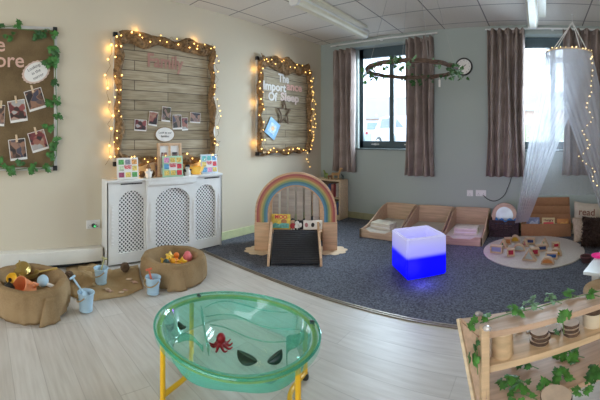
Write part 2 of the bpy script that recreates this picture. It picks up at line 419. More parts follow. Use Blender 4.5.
# ------------------------------------------------------------------ outside
grass_m = M('lawn', (.25, .255, .13), .9, .2, 2); tarmac = M('tarmac', (.30, .31, .33), .9, .1, 6)
struct('ground_outside', box(BM(), (0, 30, .60), (90, 49, .1)), tarmac, smooth=False)
tag(obj('grass_verge', box(BM(), (3.5, 24, 1.55), (13, 24, .08), (.075, 0, 0)), grass_m, smooth=False), 'sunny yellow green lawn outside window behind canopy', 'lawn')
def car(label, loc, rz, paint):
    t = thing('car', label, 'car', loc, rz)
    b = BM()
    prof = [(-2.1, .28), (-2.12, .75), (-1.95, .92), (-1.75, .95), (-1.3, 1.40), (-.9, 1.47), (.25, 1.45), (.95, 1.0), (1.85, .86), (2.1, .68), (2.12, .28)]
    prism(b, prof, 1.74, Matrix.Translation((0, -.87, 0)), .05); obj('body', b, paint, t)
    gm = M('car_glass', (.22, .27, .31), .1, .1)
    b = BM(); prism(b, [(-1.2, .98), (-1.0, 1.36), (.2, 1.36), (.8, .98)], 1.76, Matrix.Translation((0, -.88, 0))); obj('side_window', b, gm, t, smooth=False)
    b = BM(); box(b, (-1.56, 0, 1.18), (.03, 1.35, .45), (0, .75, 0)); obj('rear_window', b, gm, t)
    for x in (-1.3, 1.35):
        for s in (-1, 1):
            w = obj('wheel', lathe(BM(), [(0, -.1), (.29, -.1), (.32, -.06), (.32, .06), (.29, .1), (0, .1)], (x, s * .8, .32), 20, (PI / 2, 0, 0)), black, t)
            obj('hubcap', lathe(BM(), [(0, -.01), (.18, -.01), (.2, 0), (.18, .01), (0, .01)], (x, s * .91, .32), 16, (PI / 2, 0, 0)), alu, t)
    obj('number_plate', box(BM(), (-2.13, 0, .72), (.02, .62, .16)), M('yellow_plate', (.85, .62, .05), .5, .02), t)
    for s in (-1, 1): obj('tail_light', box(BM(), (-2.08, s * .72, .80), (.1, .22, .14), bev=.02), M('tail_red', (.5, .08, .08), .3, .1), t)
    return t
g = FP(378, 0 + 150, .65)
car('silver blue car with yellow rear plate outside window', (-8.7, 18.2, .65), PI / 2 + .42, M('silver_blue_paint', (.48, .54, .60), .3, .05))
car('white car parked behind window mullion outside', (-5.0, 13.4, .65), -PI / 2 + .9, M('white_car_paint', (.72, .74, .76), .3, .04))
def house(label, loc, rz, w, h):
    t = thing('house', label, 'house', loc, rz)
    obj('wall', box(BM(), (0, 0, h / 2), (w, 6, h)), M('pale_brick', (.66, .46, .36), .9, .12, 3), t, smooth=False)
    obj('roof', prism(BM(), [(-w / 2 - .3, h), (w / 2 + .3, h), (w / 2 - 1, h + 2.2), (-w / 2 + 1, h + 2.2)], 7, Matrix.Translation((0, -3.5, 0))), M('roof_slate', (.52, .50, .50), .8, .1), t, smooth=False)
    for x in (-w * .3, 0, w * .3):
        o = obj('window', box(BM(), (x, -3.03, h * .55), (1.3, .1, 1.3)), white, t, smooth=False)
        obj('pane', box(BM(), (x, -3.09, h * .55), (1.1, .03, 1.1)), M('car_glass', (.1, .13, .16)), o, smooth=False)
house('pale brick house beyond the parked cars', (-16, 36, .65), .42, 16, 2.4)
house('low brick house beyond the lawn outside canopy window', (1, 44, 2.3), 0, 14, 1.9)

# ------------------------------------------------------------------ ceiling lights
diff_m = M('ivory_diffuser', (.72, .69, .56), .4, .04)
def ceil_light(label, x, y0_, y1, wing):
    t = thing('ceiling_light', label, 'ceiling light', (x, (y0_ + y1) / 2, HZ), 0); L_ = y1 - y0_
    obj('body', box(BM(), (0, 0, -.025), (.15, L_, .05), bev=.006), white, t)
    pr = [(-.065, -.05), (-.06, -.085), (-.035, -.105), (.035, -.105), (.06, -.085), (.065, -.05)]
    obj('diffuser', prism(BM(), pr, L_ - .06, Matrix.Translation((0, -(L_ - .06) / 2, 0))), diff_m, t)
    for s in (-1, 1): obj('end_cap', prism(BM(), [(a * 1.06, c * 1.03) for a, c in pr], .03, Matrix.Translation((0, s * (L_ / 2 - .015) - .015, 0))), wplastic, t)
    if wing: obj('reflector', box(BM(), (.12, -.1, -.018), (.10, L_ - .25, .03), (0, .12, 0), bev=.004), diff_m, t)
    return t
ceil_light('long ceiling light running towards curtain at room corner', -2.44, 2.95, 4.55, True)
ceil_light('long ceiling light running towards window behind canopy', -.09, 3.0, 4.68, True)

# ------------------------------------------------------------------ curtains
cur_m = mat_burlap('taupe_curtain', (.235, .185, .165), (.36, .29, .265))
def curtain(label, x0, x1, z0, z1, y, n, flare=0.0):
    t = thing('curtain', label, 'curtain', ((x0 + x1) / 2, y, z0)); W_ = x1 - x0
    b = BM()
    def fn(u, v):
        w = W_ * (1 + flare * (1 - v) - .06 * math.sin(v * PI))
        a = .075 * math.sin(u * n * 2 * PI + .9 * math.sin(u * 7)) * (1 - .25 * (1 - v)) + .006 * math.sin(u * 17 + 4 * v)
        return Vector(((u - .5) * w + .01 * math.sin(v * 6 + u * 10), a, v * (z1 - z0)))
    sheet(b, fn, n * 12, 16); obj('drape', b, cur_m, t, solid=.006)
    for i in range(n): obj('tab', box(BM(), ((i + .5) / n * W_ - W_ / 2, -.05, z1 - z0 - .05), (.03, .012, .05), bev=.004), cur_m, t)
    return t
curtain('taupe curtain next to room corner, beside window with parked cars', -3.12, -2.74, .74, 2.66, BY - .10, 4, .12)
curtain('taupe curtain between left window and wall clock', -1.88, -1.48, .73, 2.70, BY - .10, 4, .12)
curtain('taupe curtain between wall clock and canopy window', -.70, -.20, .75, 2.74, BY - .10, 5, .10)
curtain('taupe curtain behind the white canopy', .32, 1.02, .77, 2.74, BY - .10, 6, .05)
for lab, x0, x1 in (('white curtain rail above window behind the hoop', -3.2, -1.42), ('white curtain rail above window behind the canopy', -.74, 1.1)):
    t = thing('curtain_rail', lab, 'curtain rail', ((x0 + x1) / 2, BY - .06, 2.755))
    obj('rail', box(BM(), (0, 0, 0), (x1 - x0, .025, .02), bev=.004), wplastic, t)
    for s in (-.45, 0, .45): obj('bracket', box(BM(), (s * (x1 - x0), .035, 0), (.03, .05, .03), bev=.004), wplastic, t)

# ------------------------------------------------------------------ wall clock
cp = BP(464, 67, BY); t = thing('wall_clock', 'round black rimmed wall clock with white face', 'clock', cp)
Rr = .125
obj('rim', lathe(BM(), [(Rr - .016, .0), (Rr, .0), (Rr, .03), (Rr - .008, .04), (Rr - .018, .036), (Rr - .02, .025)], (0, 0, 0), 36, (PI / 2, 0, 0)), black, t)
obj('dial', lathe(BM(), [(0, .022), (Rr - .015, .022), (Rr - .015, 0), (0, 0)], (0, 0, 0), 36, (PI / 2, 0, 0)), whitepaper, t)
for h in range(12):
    a = PI / 2 - (h + 1) * PI / 6
    text('numeral', str(h + 1), .024, ink, t, (.085 * math.cos(a), -.0235, .085 * math.sin(a)), ext=.0005)
def hand(nm, ang, l, w):
    b = BM(); box(b, (0, 0, l / 2 - .01), (w, .002, l)); obj(nm, b, ink, t, (0, -.027, 0), (0, ang, 0))
hand('hour_hand', math.radians(50), .055, .008); hand('minute_hand', math.radians(240), .085, .005)
obj('centre_cap', sph(BM(), (0, -.028, 0), .006), black, t)

# ------------------------------------------------------------------ foliage helpers
IVY = [(0, 0), (.28, -.12), (.5, .12), (.36, .32), (.42, .62), (.18, .6), (0, 1.0), (-.18, .6), (-.42, .62), (-.36, .32), (-.5, .12), (-.28, -.12)]
def leaf(bm, p, s, nrm, yaw):
    """lobed ivy leaf at p, lying across direction nrm"""
    n = Vector(nrm).normalized(); q = n.to_track_quat('Z', 'Y').to_matrix().to_4x4()
    m = Matrix.Translation(p) @ q @ Matrix.Rotation(yaw, 4, 'Z')
    c = bm.verts.new(m @ Vector((0, .38 * s, .05 * s)))
    vs = [bm.verts.new(m @ Vector((x * s, y * s, -.12 * s * abs(x) * 2))) for x, y in IVY]
    for i in range(len(vs)): bm.faces.new((c, vs[i], vs[(i + 1) % len(vs)]))
def cluster(bm, c, rad, k, s, nrm):
    n = Vector(nrm).normalized(); a = n.orthogonal().normalized(); b_ = n.cross(a)
    for _ in range(k):
        t_ = rnd(0, 2 * PI); r_ = rad * math.sqrt(random.random())
        d = a * math.cos(t_) + b_ * math.sin(t_)
        leaf(bm, Vector(c) + d * r_ + n * rnd(.003, .02), s * rnd(.7, 1.25), n * 1.3 + d * rnd(.1, .8) + Vector((rnd(-.3, .3), rnd(-.3, .3), rnd(-.2, .4))), rnd(0, 2 * PI))

# ------------------------------------------------------------------ display boards on the left wall (local x = along wall, -y = into the room)
def board(name, label, y0_, y1, z0, z1, face, fw=.03):
    t = thing(name, label, 'notice board', (WX, (y0_ + y1) / 2, (z0 + z1) / 2), PI / 2)
    W_, H_ = y1 - y0_, z1 - z0
    obj('backing', box(BM(), (0, -.012, 0), (W_ - .02, .02, H_ - .02)), face, t, smooth=False)
    for s in (-1, 1):
        obj('frame_rail', box(BM(), (0, -.016, s * (H_ / 2 - fw / 2)), (W_ - .06, .03, fw), bev=.004), alu, t)
        obj('frame_rail', box(BM(), (s * (W_ / 2 - fw / 2), -.016, 0), (fw, .03, H_ - .06), bev=.004), alu, t)
        for s2 in (-1, 1): obj('corner_cap', box(BM(), (s * (W_ / 2 - .02), -.018, s2 * (H_ / 2 - .02)), (.045, .038, .05), bev=.006), black, t)
    return t, W_, H_
def loc_on(t, x, y, off=.026):
    """photo pixel on a wall board -> world point just in front of it"""
    return LP(x, y, WX + off)
def photo(label, x0, x1, y0_, y1, tilt, i, peg=True, border=True, group=None):
    a = LP(x0, y0_, WX + .028); c = LP(x1, y1, WX + .028); ctr = (a + c) / 2; w, h = abs(c.y - a.y) * .92, abs(a.z - c.z) * .92
    t = thing('photograph', label, 'photograph', ctr, 0, group, rot=(0, tilt, PI / 2))
    t.rotation_mode = 'ZYX' if False else 'XYZ'
    t.rotation_euler = (Matrix.Rotation(PI / 2, 3, 'Z') @ Matrix.Rotation(tilt, 3, 'Y')).to_euler()
    if border:
        obj('card', box(BM(), (0, 0, 0), (w, .002, h)), whitepaper, t, smooth=False)
        obj('print', box(BM(), (0, -.002, h * .04), (w * .92, .002, h * .86)), PH[i % 12], t, smooth=False)
    else:
        obj('print', box(BM(), (0, 0, 0), (w, .002, h)), PH[i % 12], t, smooth=False)
    if peg:
        pg = BM(); box(pg, (-.004, -.006, h / 2 + .005), (.009, .008, .075), bev=.002); box(pg, (.006, -.006, h / 2 + .005), (.008, .008, .072), bev=.002)
        obj('peg', pg, palewood, t)
    return t
def blob_card(name, label, x, y, w, h, tilt, edge_mat, rag, lines, size, cat='card'):
    c = LP(x, y, WX + .030); t = thing(name, label, cat, c)
    t.rotation_euler = (Matrix.Rotation(PI / 2, 3, 'Z') @ Matrix.Rotation(tilt, 3, 'Y')).to_euler()
    def oval(sx, sz, rg, n=40): return [(sx / 2 * math.cos(2 * PI * k / n) * (1 + rg * (k % 2)), sz / 2 * math.sin(2 * PI * k / n) * (1 + rg * (k % 2))) for k in range(n)]
    obj('edging', prism(BM(), oval(w, h, rag), .003, Matrix.Translation((0, .002, 0))), edge_mat, t, smooth=False)
    obj('card_face', prism(BM(), oval(w * .88, h * .88, 0), .003, Matrix.Translation((0, -.003, 0))), whitepaper, t, smooth=False)
    for k, s in enumerate(lines): text('handwriting', s, size, ink, t, (0, -.0045, size * (len(lines) / 2 - k - .5) * 1.15), ext=.0004)
    return t

# board 1 : hessian, 'explore'
hess_face = mat_burlap('hessian_board', (.125, .085, .045), (.20, .14, .075))
bt1, W1, H1 = board('notice_board', 'brown hessian notice board with ivy and pegged photographs', -1.05, .74, .965, 2.365, hess_face)
def local(t, w): return t.matrix_world.inverted() @ w
tex_ready()
pkl = M('dusty_pink_card', (.66, .43, .34), .7, .06)
for s, x, y, sz in (('Come', 5.5, 45, .20), ('Explore', 24.5, 61, .20)):
    q = local(bt1, LP(x, y, WX + .026)); text('lettering', s, sz, pkl, bt1, q, align='RIGHT', bold=.002)
photo('leftmost pegged photograph on hessian board, cut by photo edge', -4, 5, 104, 127, .05, 0)
photo('pegged photograph below lettering on hessian board', 8, 27, 99, 123, -.16, 1)
photo('tilted pegged photograph under white oval card', 25.5, 45, 88, 111, -.30, 3)
photo('lowest pegged photograph on hessian board with dark round shape', 8.5, 27, 138, 161, -.12, 6)
photo('pegged photograph with red picture under the tilted one', 29, 47.5, 130, 152, -.28, 7)
blob_card('oval_card', 'ragged white oval card with handwriting on hessian board', 36, 72, .28, .20, -.5, M('pale_pink_rag', (.66, .50, .42), .8, .1), .06, ['Looking', 'in the', 'mirror'], .042)
# ivy garland round the hessian board
t = thing('ivy_garland', 'leafy green ivy garland around hessian notice board', 'garland', LP(30, 28, WX + .045), PI / 2); tex_ready()
vine = [(-8, 31), (4, 26.5), (14, 26), (22, 29.5), (30, 30), (40, 31), (48, 29), (53.5, 33), (54.5, 50), (55, 62), (55.5, 80), (56.5, 100), (57.5, 120), (57, 140), (56.5, 155), (52, 166), (40, 169), (28, 168), (15, 170), (3, 168.5), (-8, 170)]
obj('vine', tube(BM(), [local(t, LP(x, y, WX + .045 + .01 * math.sin(i * 2.3))) for i, (x, y) in enumerate(vine)], .004, 6), stem_m, t)
for x, y, k, r in ((2, 27, 4, .03), (18, 25.5, 6, .035), (10, 37, 6, .04), (36, 35, 8, .05), (44, 34, 5, .035), (55, 34, 4, .03), (54.5, 49, 9, .05), (56, 53, 5, .04), (52, 62, 9, .05), (47, 62, 5, .03), (55.5, 60, 5, .03), (55, 83, 6, .03), (49, 103, 6, .035), (56, 101, 5, .03), (57, 117, 7, .035), (49, 127, 5, .03), (57, 141, 7, .04), (52, 146, 5, .03), (50, 156, 5, .03), (46, 166, 6, .03), (33, 167, 6, .04), (20, 162, 4, .03), (11, 170, 8, .04), (29, 170, 5, .03), (2, 163, 4, .03)):
    b = BM(); cluster(b, local(t, LP(x, y, WX + .05)), r, k, .052, (0, -1, .15)); obj('leaf_cluster', b, random.choice((leaf1, leaf1, leaf2)), t)

# boards 2 and 3 : weathered planks, crumpled paper border, fairy lights
plank_m = mat_planks()
bt2, W2, H2 = board('notice_board', 'wood plank notice board reading Family above radiator cover', 1.335, 2.63, .99, 2.37, plank_m)
bt3, W3, H3 = board('notice_board', 'wood plank notice board with twig star and blue card', 3.345, 4.53, 1.04, 2.37, plank_m)
tex_ready()
def crumple_border(t, W_, H_, wtop, wside, wbot):
    def strip(p0, p1, w, n):
        b = BM(); p0, p1 = Vector(p0), Vector(p1); d = (p1 - p0); L_ = d.length; d.normalize(); nrm = Vector((-d.z, 0, d.x))
        ph = rnd(0, 9)
        def fn(u, v):
            s = (v - .5)
            wid = w * (1 + .28 * math.sin(u * L_ * 9 + ph) + .14 * math.sin(u * L_ * 23 + 1))
            q = p0 + d * (u * L_) + nrm * (s * wid + .012 * math.sin(u * L_ * 17 + ph))
            return Vector((q.x, -.034 - .045 * math.sin(v * PI) * (1 + .4 * math.sin(u * L_ * 31 + v * 5)) - rnd(0, .014), q.z))
        sheet(b, fn, n, 7); obj('paper_border', b, brownpaper, t, smooth=False)
    a, c = W_ / 2 - .05, H_ / 2 - .045
    strip((-a, 0, c), (a, 0, c), wtop, 60); strip((-a, 0, -c), (a, 0, -c), wbot, 60)
    strip((-a, 0, -c), (-a, 0, c), wside, 60); strip((a, 0, -c), (a, 0, c), wside, 60)
crumple_border(bt2, W2, H2, .13, .085, .10); crumple_border(bt3, W3, H3, .20, .09, .09)
text('lettering', 'Family', .205, M('family_pink', (.40, .215, .17), .7, .1), bt2, local(bt2, LP(165.5, 62.5, WX + .026)), bold=.005, sx=.88)
for s, xa, xb, y, sz, m_ in (('The', 278.5, 289, 79, .165, whitepaper), ('Import', 263.5, 286, 87, .165, whitepaper), ('ance', 286.8, 302, 87.5, .165, pinkpaper), ('Of', 268, 277, 97, .165, whitepaper), ('Sleep', 281, 299, 98, .165, M('blush_card', (.74, .60, .55), .7, .05))):
    q = local(bt3, LP((xa + xb) / 2, y, WX + .026)); o = text('lettering', s, sz, m_, bt3, q, bold=.005)
    wd = abs(LP(xb, y).y - LP(xa, y).y); o.scale.x = wd / max(.01, o.dimensions.x if o.dimensions.x > 0 else wd)
    tex_ready()
for lab, x0, x1, ya, yb, tl, i in (('landscape dark red snapshot, first of row on Family board', 134, 147, 119, 131.5, .05, 1), ('white bordered portrait snapshot, second of row on Family board', 148.5, 158, 111, 126.5, .12, 4),
        ('topmost snapshot centred on Family board', 161.5, 171, 106, 122.5, .08, 2), ('dark snapshot just past the topmost one on Family board', 172, 182, 114, 130, -.05, 5),
        ('snapshot overlapping the dark one beside it on Family board', 181.5, 188, 117, 131, -.06, 7), ('last snapshot of the row on Family board', 189.5, 200.7, 112, 123.5, .04, 9)):
    photo(lab, x0, x1, ya, yb, tl, i, peg=False, border=True)
blob_card('oval_card', 'white oval card with brown rim on Family board', 165, 134.5, .26, .175, 0, M('brown_rim', (.28, .19, .11), .8, .1), .0, ['Look at our', 'families'], .034)
# twig star and blue card
c = LP(284, 113, WX + .045); t = thing('twig_star', 'brown twig star hanging on sleep notice board', 'star', c, PI / 2)
pts5 = [(.165 * math.sin(k * 4 * PI / 5), .185 * math.cos(k * 4 * PI / 5)) for k in range(5)]
outl = []
for k in range(10):
    r_ = (.17 if k % 2 == 0 else .075); a = k * PI / 5; outl.append((r_ * math.sin(a) * .85, r_ * math.cos(a) * 1.05))
for k in range(5):
    b = BM()
    for j in (0, 1):
        i0 = 2 * k + j; p0 = outl[i0]; p1 = outl[(i0 + 1) % 10]
        for w in (-.006, .006):
            tube(b, [(p0[0] + w, rnd(-.01, .01), p0[1] - w), ((p0[0] + p1[0]) / 2 + rnd(-.006, .006), -.01, (p0[1] + p1[1]) / 2), (p1[0] - w, rnd(-.01, .01), p1[1] + w)], [.008, .010, .007], 6)
    obj('twig', b, darkwood, t)
c = LP(272.5, 128.5, WX + .034); t = thing('blue_card', 'tilted blue card with orange centre on sleep notice board', 'card', c)
t.rotation_euler = (Matrix.Rotation(PI / 2, 3, 'Z') @ Matrix.Rotation(.55, 3, 'Y')).to_euler()
obj('card', box(BM(), (0, 0, 0), (.23, .006, .25)), M('sky_blue_card', (.25, .50, .78), .5, .25, 12), t, smooth=False)
obj('picture', box(BM(), (.0, -.004, .0), (.13, .003, .14)), M('pale_picture', (.55, .70, .85), .5, .3, 25), t, smooth=False)
obj('motif', prism(BM(), [(.035 * math.cos(k * PI / 6), .035 * math.sin(k * PI / 6)) for k in range(12)], .003, Matrix.Translation((0, -.008, 0))), M('peach', (.8, .55, .3), .6, .1), t)

def fairy(name, label, path, nb, jit, ref, mat=None, r=.0068):
    """string of small lights: wire and bulbs along world-space path"""
    o0 = Vector(path[0]); t = thing(name, label, 'fairy lights', o0)
    P_ = [Vector(p) - o0 for p in path]; seg = [(b_ - a_).length for a_, b_ in zip(P_, P_[1:])]; tot = sum(seg)
    def at(s):
        for a_, b_, l in zip(P_, P_[1:], seg):
            if s <= l: return a_.lerp(b_, s / max(l, 1e-6))
            s -= l
        return P_[-1]
    n = nb * 2; w = [at(tot * k / n) + Vector((rnd(-1, 1) * jit[0], rnd(-1, 1) * jit[1], rnd(-1, 1) * jit[2])) for k in range(n + 1)]
    obj('wire', tube(BM(), w, .0022, 5), wire_m, t)
    for k in range(nb):
        q = w[2 * k + 1]; obj('bulb', sph(BM(), (0, 0, 0), r * rnd(.8, 1.3), seg=8), mat or bulb_m, t, q)
    return t
def perim(y0_, y1, z0, z1, X): return [(X, y0_, z1), (X, y1, z1), (X, y1, z0), (X, y0_, z0), (X, y0_, z1)]
fairy('fairy_light_string', 'warm fairy lights around Family notice board', perim(1.36, 2.60, 1.06, 2.34, WX + .11), 72, (.02, .05, .05), None)
fairy('fairy_light_string', 'warm fairy lights around sleep notice board', perim(3.38, 4.48, 1.10, 2.33, WX + .105), 56, (.02, .05, .05), None)
fairy('fairy_light_string', 'loose fairy lights hanging on wall outside edge of Family board', [(WX + .03, 1.30, 2.30), (WX + .03, 1.26, 1.9), (WX + .03, 1.30, 1.5), (WX + .03, 1.27, 1.0)], 9, (.01, .03, .02), None, r=.011)
fairy('fairy_light_string', 'fairy light tail dangling below corner of sleep board', [(WX + .04, 4.56, 2.2), (WX + .04, 4.64, 1.8), (WX + .04, 4.66, 1.45), (WX + .04, 4.55, 1.15), (WX + .05, 4.44, .92), (WX + .05, 4.5, .78)], 20, (.01, .04, .02), bulb_soft)

# ------------------------------------------------------------------ radiator cover
ry0, ry1, RF, RH = 1.213, 2.64, -3.285, .862
t = thing('radiator_cover', 'white radiator cover with three arched lattice panels', 'radiator cover', (WX, (ry0 + ry1) / 2, 0), PI / 2); tex_ready()
dep = RF - WX; wv = ry1 - ry0
lat = mat_lattice()
def yl(x): return LP(x, 200, RF).y - (ry0 + ry1) / 2      # photo column -> local x on the front plane
xa, xb, xc, xd = -wv / 2, yl(146), yl(194.5), wv / 2
for (u0, u1, pr) in ((xa, xb, 0), (xb, xc, .03), (xc, xd, 0)):
    fy = -dep - pr; m = (u1 - u0); ax0, ax1 = (yl(154.5), yl(188.5)) if pr else ((yl(118.5), u1 - .014) if u0 < 0 else (u0 + .012, yl(215.8)))
    zb, zs = .125, .60; cx = (ax0 + ax1) / 2; ra = (ax1 - ax0) / 2
    arch = [(ax0, zb), (ax1, zb)] + [(cx + ra * math.cos(k * PI / 14), zs + .145 * math.sin(k * PI / 14)) for k in range(15)]
    # front board with arched opening
    b = BM(); tb = bmesh.new()
    outer = [(u0 + .002, .02), (u1 - .002, .02), (u1 - .002, RH - .03), (u0 + .002, RH - .03)]
    def ring(y): return [tb.verts.new((x, y, z)) for x, z in outer], [tb.verts.new((x, y, z)) for x, z in arch]
    fo, fi = ring(fy); edges = []
    for lst in (fo, fi):
        for i in range(len(lst)): edges.append(tb.edges.new((lst[i], lst[(i + 1) % len(lst)])))
    res = bmesh.ops.triangle_fill(tb, edges=edges, use_beauty=True)
    fs = [f for f in tb.faces if not (ax0 < f.calc_center_median().x < ax1 and zb < f.calc_center_median().z < zs and all(v in fi for v in f.verts))]
    bmesh.ops.delete(tb, geom=[f for f in tb.faces if f not in fs], context='FACES_ONLY')
    ex = bmesh.ops.extrude_face_region(tb, geom=tb.faces[:])
    bmesh.ops.translate(tb, vec=(0, .018, 0), verts=[v for v in ex['geom'] if isinstance(v, bmesh.types.BMVert)])
    bmesh.ops.recalc_face_normals(tb, faces=tb.faces); join(b, tb)
    if pr:
        for x in (u0 + .01, u1 - .01): box(b, (x, -dep - .015 + .01, RH / 2), (.018, .03, RH - .06))
    obj('panel', b, white, t, smooth=False)
    obj('grille', prism(BM(), arch, .006, Matrix.Translation((0, fy + .019, 0))), lat, t, smooth=False)
    for x in ((u0 + .045, u1 - .028) if pr else ((u0 + .06,) if u0 < 0 else (u1 - .035,))):
        b = box(BM(), (x, fy - .001, .41), (.026, .006, .42))
        for k in range(12): box(b, (x, fy - .004, .22 + k * .034), (.022, .010, .016), bev=.003)
        obj('moulding', b, white, t)
    b = BM(); box(b, ((u0 + u1) / 2, (fy - .02 + 0) / 2, RH - .013), (m + (.04 if pr else 0), -fy + .02, .026), bev=.005); obj('top', b, white, t)
    if pr: obj('top_lip', box(BM(), ((u0 + u1) / 2, fy - .006, RH - .05), (m - .01, .022, .05), bev=.004), white, t)
    else: obj('vent_slot', box(BM(), ((u0 + u1) / 2 + .05, fy - .002, RH - .045), (m * .55, .006, .012)), black, t, smooth=False)
for s in (-1, 1): obj('side_panel', box(BM(), (s * (wv / 2 - .009), -dep / 2, RH / 2 - .01), (.018, dep, RH - .03), bev=.003), white, t)
RT = RH + .001

# things standing on the cover
def on_top(x, X): return Vector((X, LP(x, 176, X).y, RT))
cols = [(.10, .32, .10), (.30, .32, .36), (.55, .65, .45), (.30, .06, .12), (.7, .35, .12), (.12, .4, .12), (.65, .06, .08), (.75, .55, .15), (.12, .35, .6), (.7, .3, .5), (.15, .5, .5)]
def grid_book(label, x, w, h, base, tri, words, seed, X, rz_off=0):
    r_ = random.Random(seed); t = thing('board_book', label, 'book', on_top(x, X), 0)
    t.rotation_euler = (Matrix.Rotation(PI / 2 + rz_off, 3, 'Z') @ Matrix.Rotation(-.10, 3, 'X')).to_euler()
    obj('cover', box(BM(), (0, 0, h / 2), (w, .018, h), bev=.002), base, t); obj('pages', box(BM(), (.002, .009, h / 2), (w - .012, .016, h - .012)), whitepaper, t)
    for i in range(3):
        for j in range(3):
            if (i, j) == (1, 1): continue
            c_ = tri[r_.randrange(len(tri))]
            obj('picture_tile', box(BM(), ((i - 1) * w * .31, -.0105, h / 2 + (j - 1) * h * .30), (w * .24, .003, h * .23)), M('tile_%.2f_%.2f_%.2f' % c_, c_, .5, .4, 60), t, smooth=False)
    obj('title_panel', box(BM(), (0, -.011, h / 2), (w * .40, .003, h * .36)), whitepaper, t, smooth=False)
    for k, s in enumerate(words): text('title', s, w * (.15 if k == 0 else .10), M('title_red', (.65, .05, .08), .5, .1) if k < 2 else ink, t, (0, -.0135, h / 2 + h * .085 * (1 - k)), ext=.0004, bold=.001)
    return t
grid_book('square picture book with white edge and green tiles on radiator cover', 128, .235, .215, whitepaper, cols[:8], ['BABY', 'FACES'], 3, -3.31)
grid_book('pale green picture book in front of double frame on radiator cover', 173, .235, .225, M('mint_cover', (.45, .68, .50), .5, .1), cols[6:], ['BABY', 'SMILES'], 8, -3.253, -.12)
grid_book('picture book with pink and teal squares beside golden dish', 209.5, .235, .225, M('lilac_cover', (.55, .62, .70), .5, .15), cols[5:], ['BABY', 'PLAY'], 12, -3.31)
t = thing('double_photo_frame', 'wooden double photo frame standing behind pale green picture book', 'photo frame', on_top(170, -3.315)); w, h = .27, .36
t.rotation_euler = (Matrix.Rotation(PI / 2, 3, 'Z') @ Matrix.Rotation(-.04, 3, 'X')).to_euler()
for x, ww in ((-w / 2, .028), (0, .022), (w / 2, .028)): obj('upright', box(BM(), (x, 0, h / 2), (ww, .025, h), bev=.003), birch, t)
for z in (.014, h - .014): obj('rail', box(BM(), (0, .0, z), (w - .02, .022, .028), bev=.003), birch, t)
for s in (-1, 1): obj('mount', box(BM(), (s * w / 4, .005, h / 2), (w / 2 - .02, .006, h - .05)), whitepaper, t, smooth=False); obj('print', box(BM(), (s * w / 4, .001, h / 2), (w / 4, .004, h * .45)), PH[(5 + s) % 12], t, smooth=False)
t = thing('photograph', 'small dark photograph propped beside pale green book on radiator cover', 'photograph', on_top(159, -3.34))
t.rotation_euler = (Matrix.Rotation(PI / 2 + .15, 3, 'Z') @ Matrix.Rotation(-.12, 3, 'X')).to_euler()
obj('card', box(BM(), (0, 0, .075), (.10, .004, .15)), M('kraft_card', (.4, .3, .2), .7, .1), t, smooth=False); obj('print', box(BM(), (0, -.003, .075), (.08, .003, .125)), PH[6], t, smooth=False)
def gnome(label, x, X, hat, body, dark):
    t = thing('figurine', label, 'figurine', on_top(x, X), PI / 2)
    obj('body', lathe(BM(), [(0, 0), (.028, 0), (.036, .02), (.034, .05), (.022, .07), (0, .075)], seg=16), body, t)
    obj('head', sph(BM(), (0, 0, .088), .025), whitepaper, t)
    obj('hat', lathe(BM(), [(.03, .098), (.026, .105), (.014, .13), (0, .145)] if not dark else [(.032, .098), (.03, .11), (.02, .122), (0, .125)], seg=14), hat, t)
    for s in (-1, 1): obj('arm', sph(BM(), (s * .034, -.008, .055), .012, (1, 1, 1.7), (0, s * .5, 0)), hat if dark else body, t)
    for s in (-1, 1): obj('eye', sph(BM(), (s * .009, -.023, .092), .004, seg=8), black, t)
gnome('tiny white figurine with brown hat beside dark propped photograph', 148.5, -3.32, M('figurine_brown', (.25, .13, .06), .6, .2), whitepaper, False)
gnome('black and white figurine between pale green book and golden dish', 187.5, -3.29, black, whitepaper, True)
# golden scallop dish and pine-cone pot-pourri by the lights
t = thing('scallop_dish', 'small golden scalloped dish glowing on radiator cover', 'dish', on_top(196, -3.36))
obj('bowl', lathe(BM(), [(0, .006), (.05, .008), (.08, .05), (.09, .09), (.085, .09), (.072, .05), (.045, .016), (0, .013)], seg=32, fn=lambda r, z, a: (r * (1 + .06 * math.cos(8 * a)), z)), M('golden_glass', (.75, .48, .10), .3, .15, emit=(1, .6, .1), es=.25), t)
obj('foot', lathe(BM(), [(0, 0), (.04, 0), (.035, .01), (0, .01)]), M('golden_glass', (.8, .5, .1)), t)
for k, (x, X) in enumerate(((142, -3.36), (152, -3.38), (181, -3.39), (186, -3.39), (192, -3.40))):
    t = thing('pine_cone', 'small pine cone tucked under Family board lights, %s' % ('beside white edged book', 'behind the tiny white figurine', 'beside the wooden photo frame', 'behind black and white figurine', 'behind golden dish')[k], 'pine cone', on_top(x, X) + Vector((0, 0, .0)))
    b = BM()
    for j in range(7):
        z = .008 + j * .009; r_ = .026 * math.sin(PI * (j + 1.3) / 9)
        for i in range(7): a = i * 2 * PI / 7 + j * .45; sph(b, (r_ * math.cos(a), r_ * math.sin(a), z), .010, (1, 1, .5), seg=6)
    obj('scales', b, darkwood, t); obj('core', lathe(BM(), [(0, 0), (.014, .004), (.018, .03), (0, .072)], seg=8), darkwood, t)
fairy('fairy_light_string', 'fairy lights lying along top of radiator cover', [(WX + .05, 1.4, RT + .02), (WX + .06, 1.8, RT + .03), (WX + .05, 2.1, RT + .12), (WX + .06, 2.3, RT + .03), (WX + .05, 2.58, RT + .03)], 18, (.01, .03, .02), None)

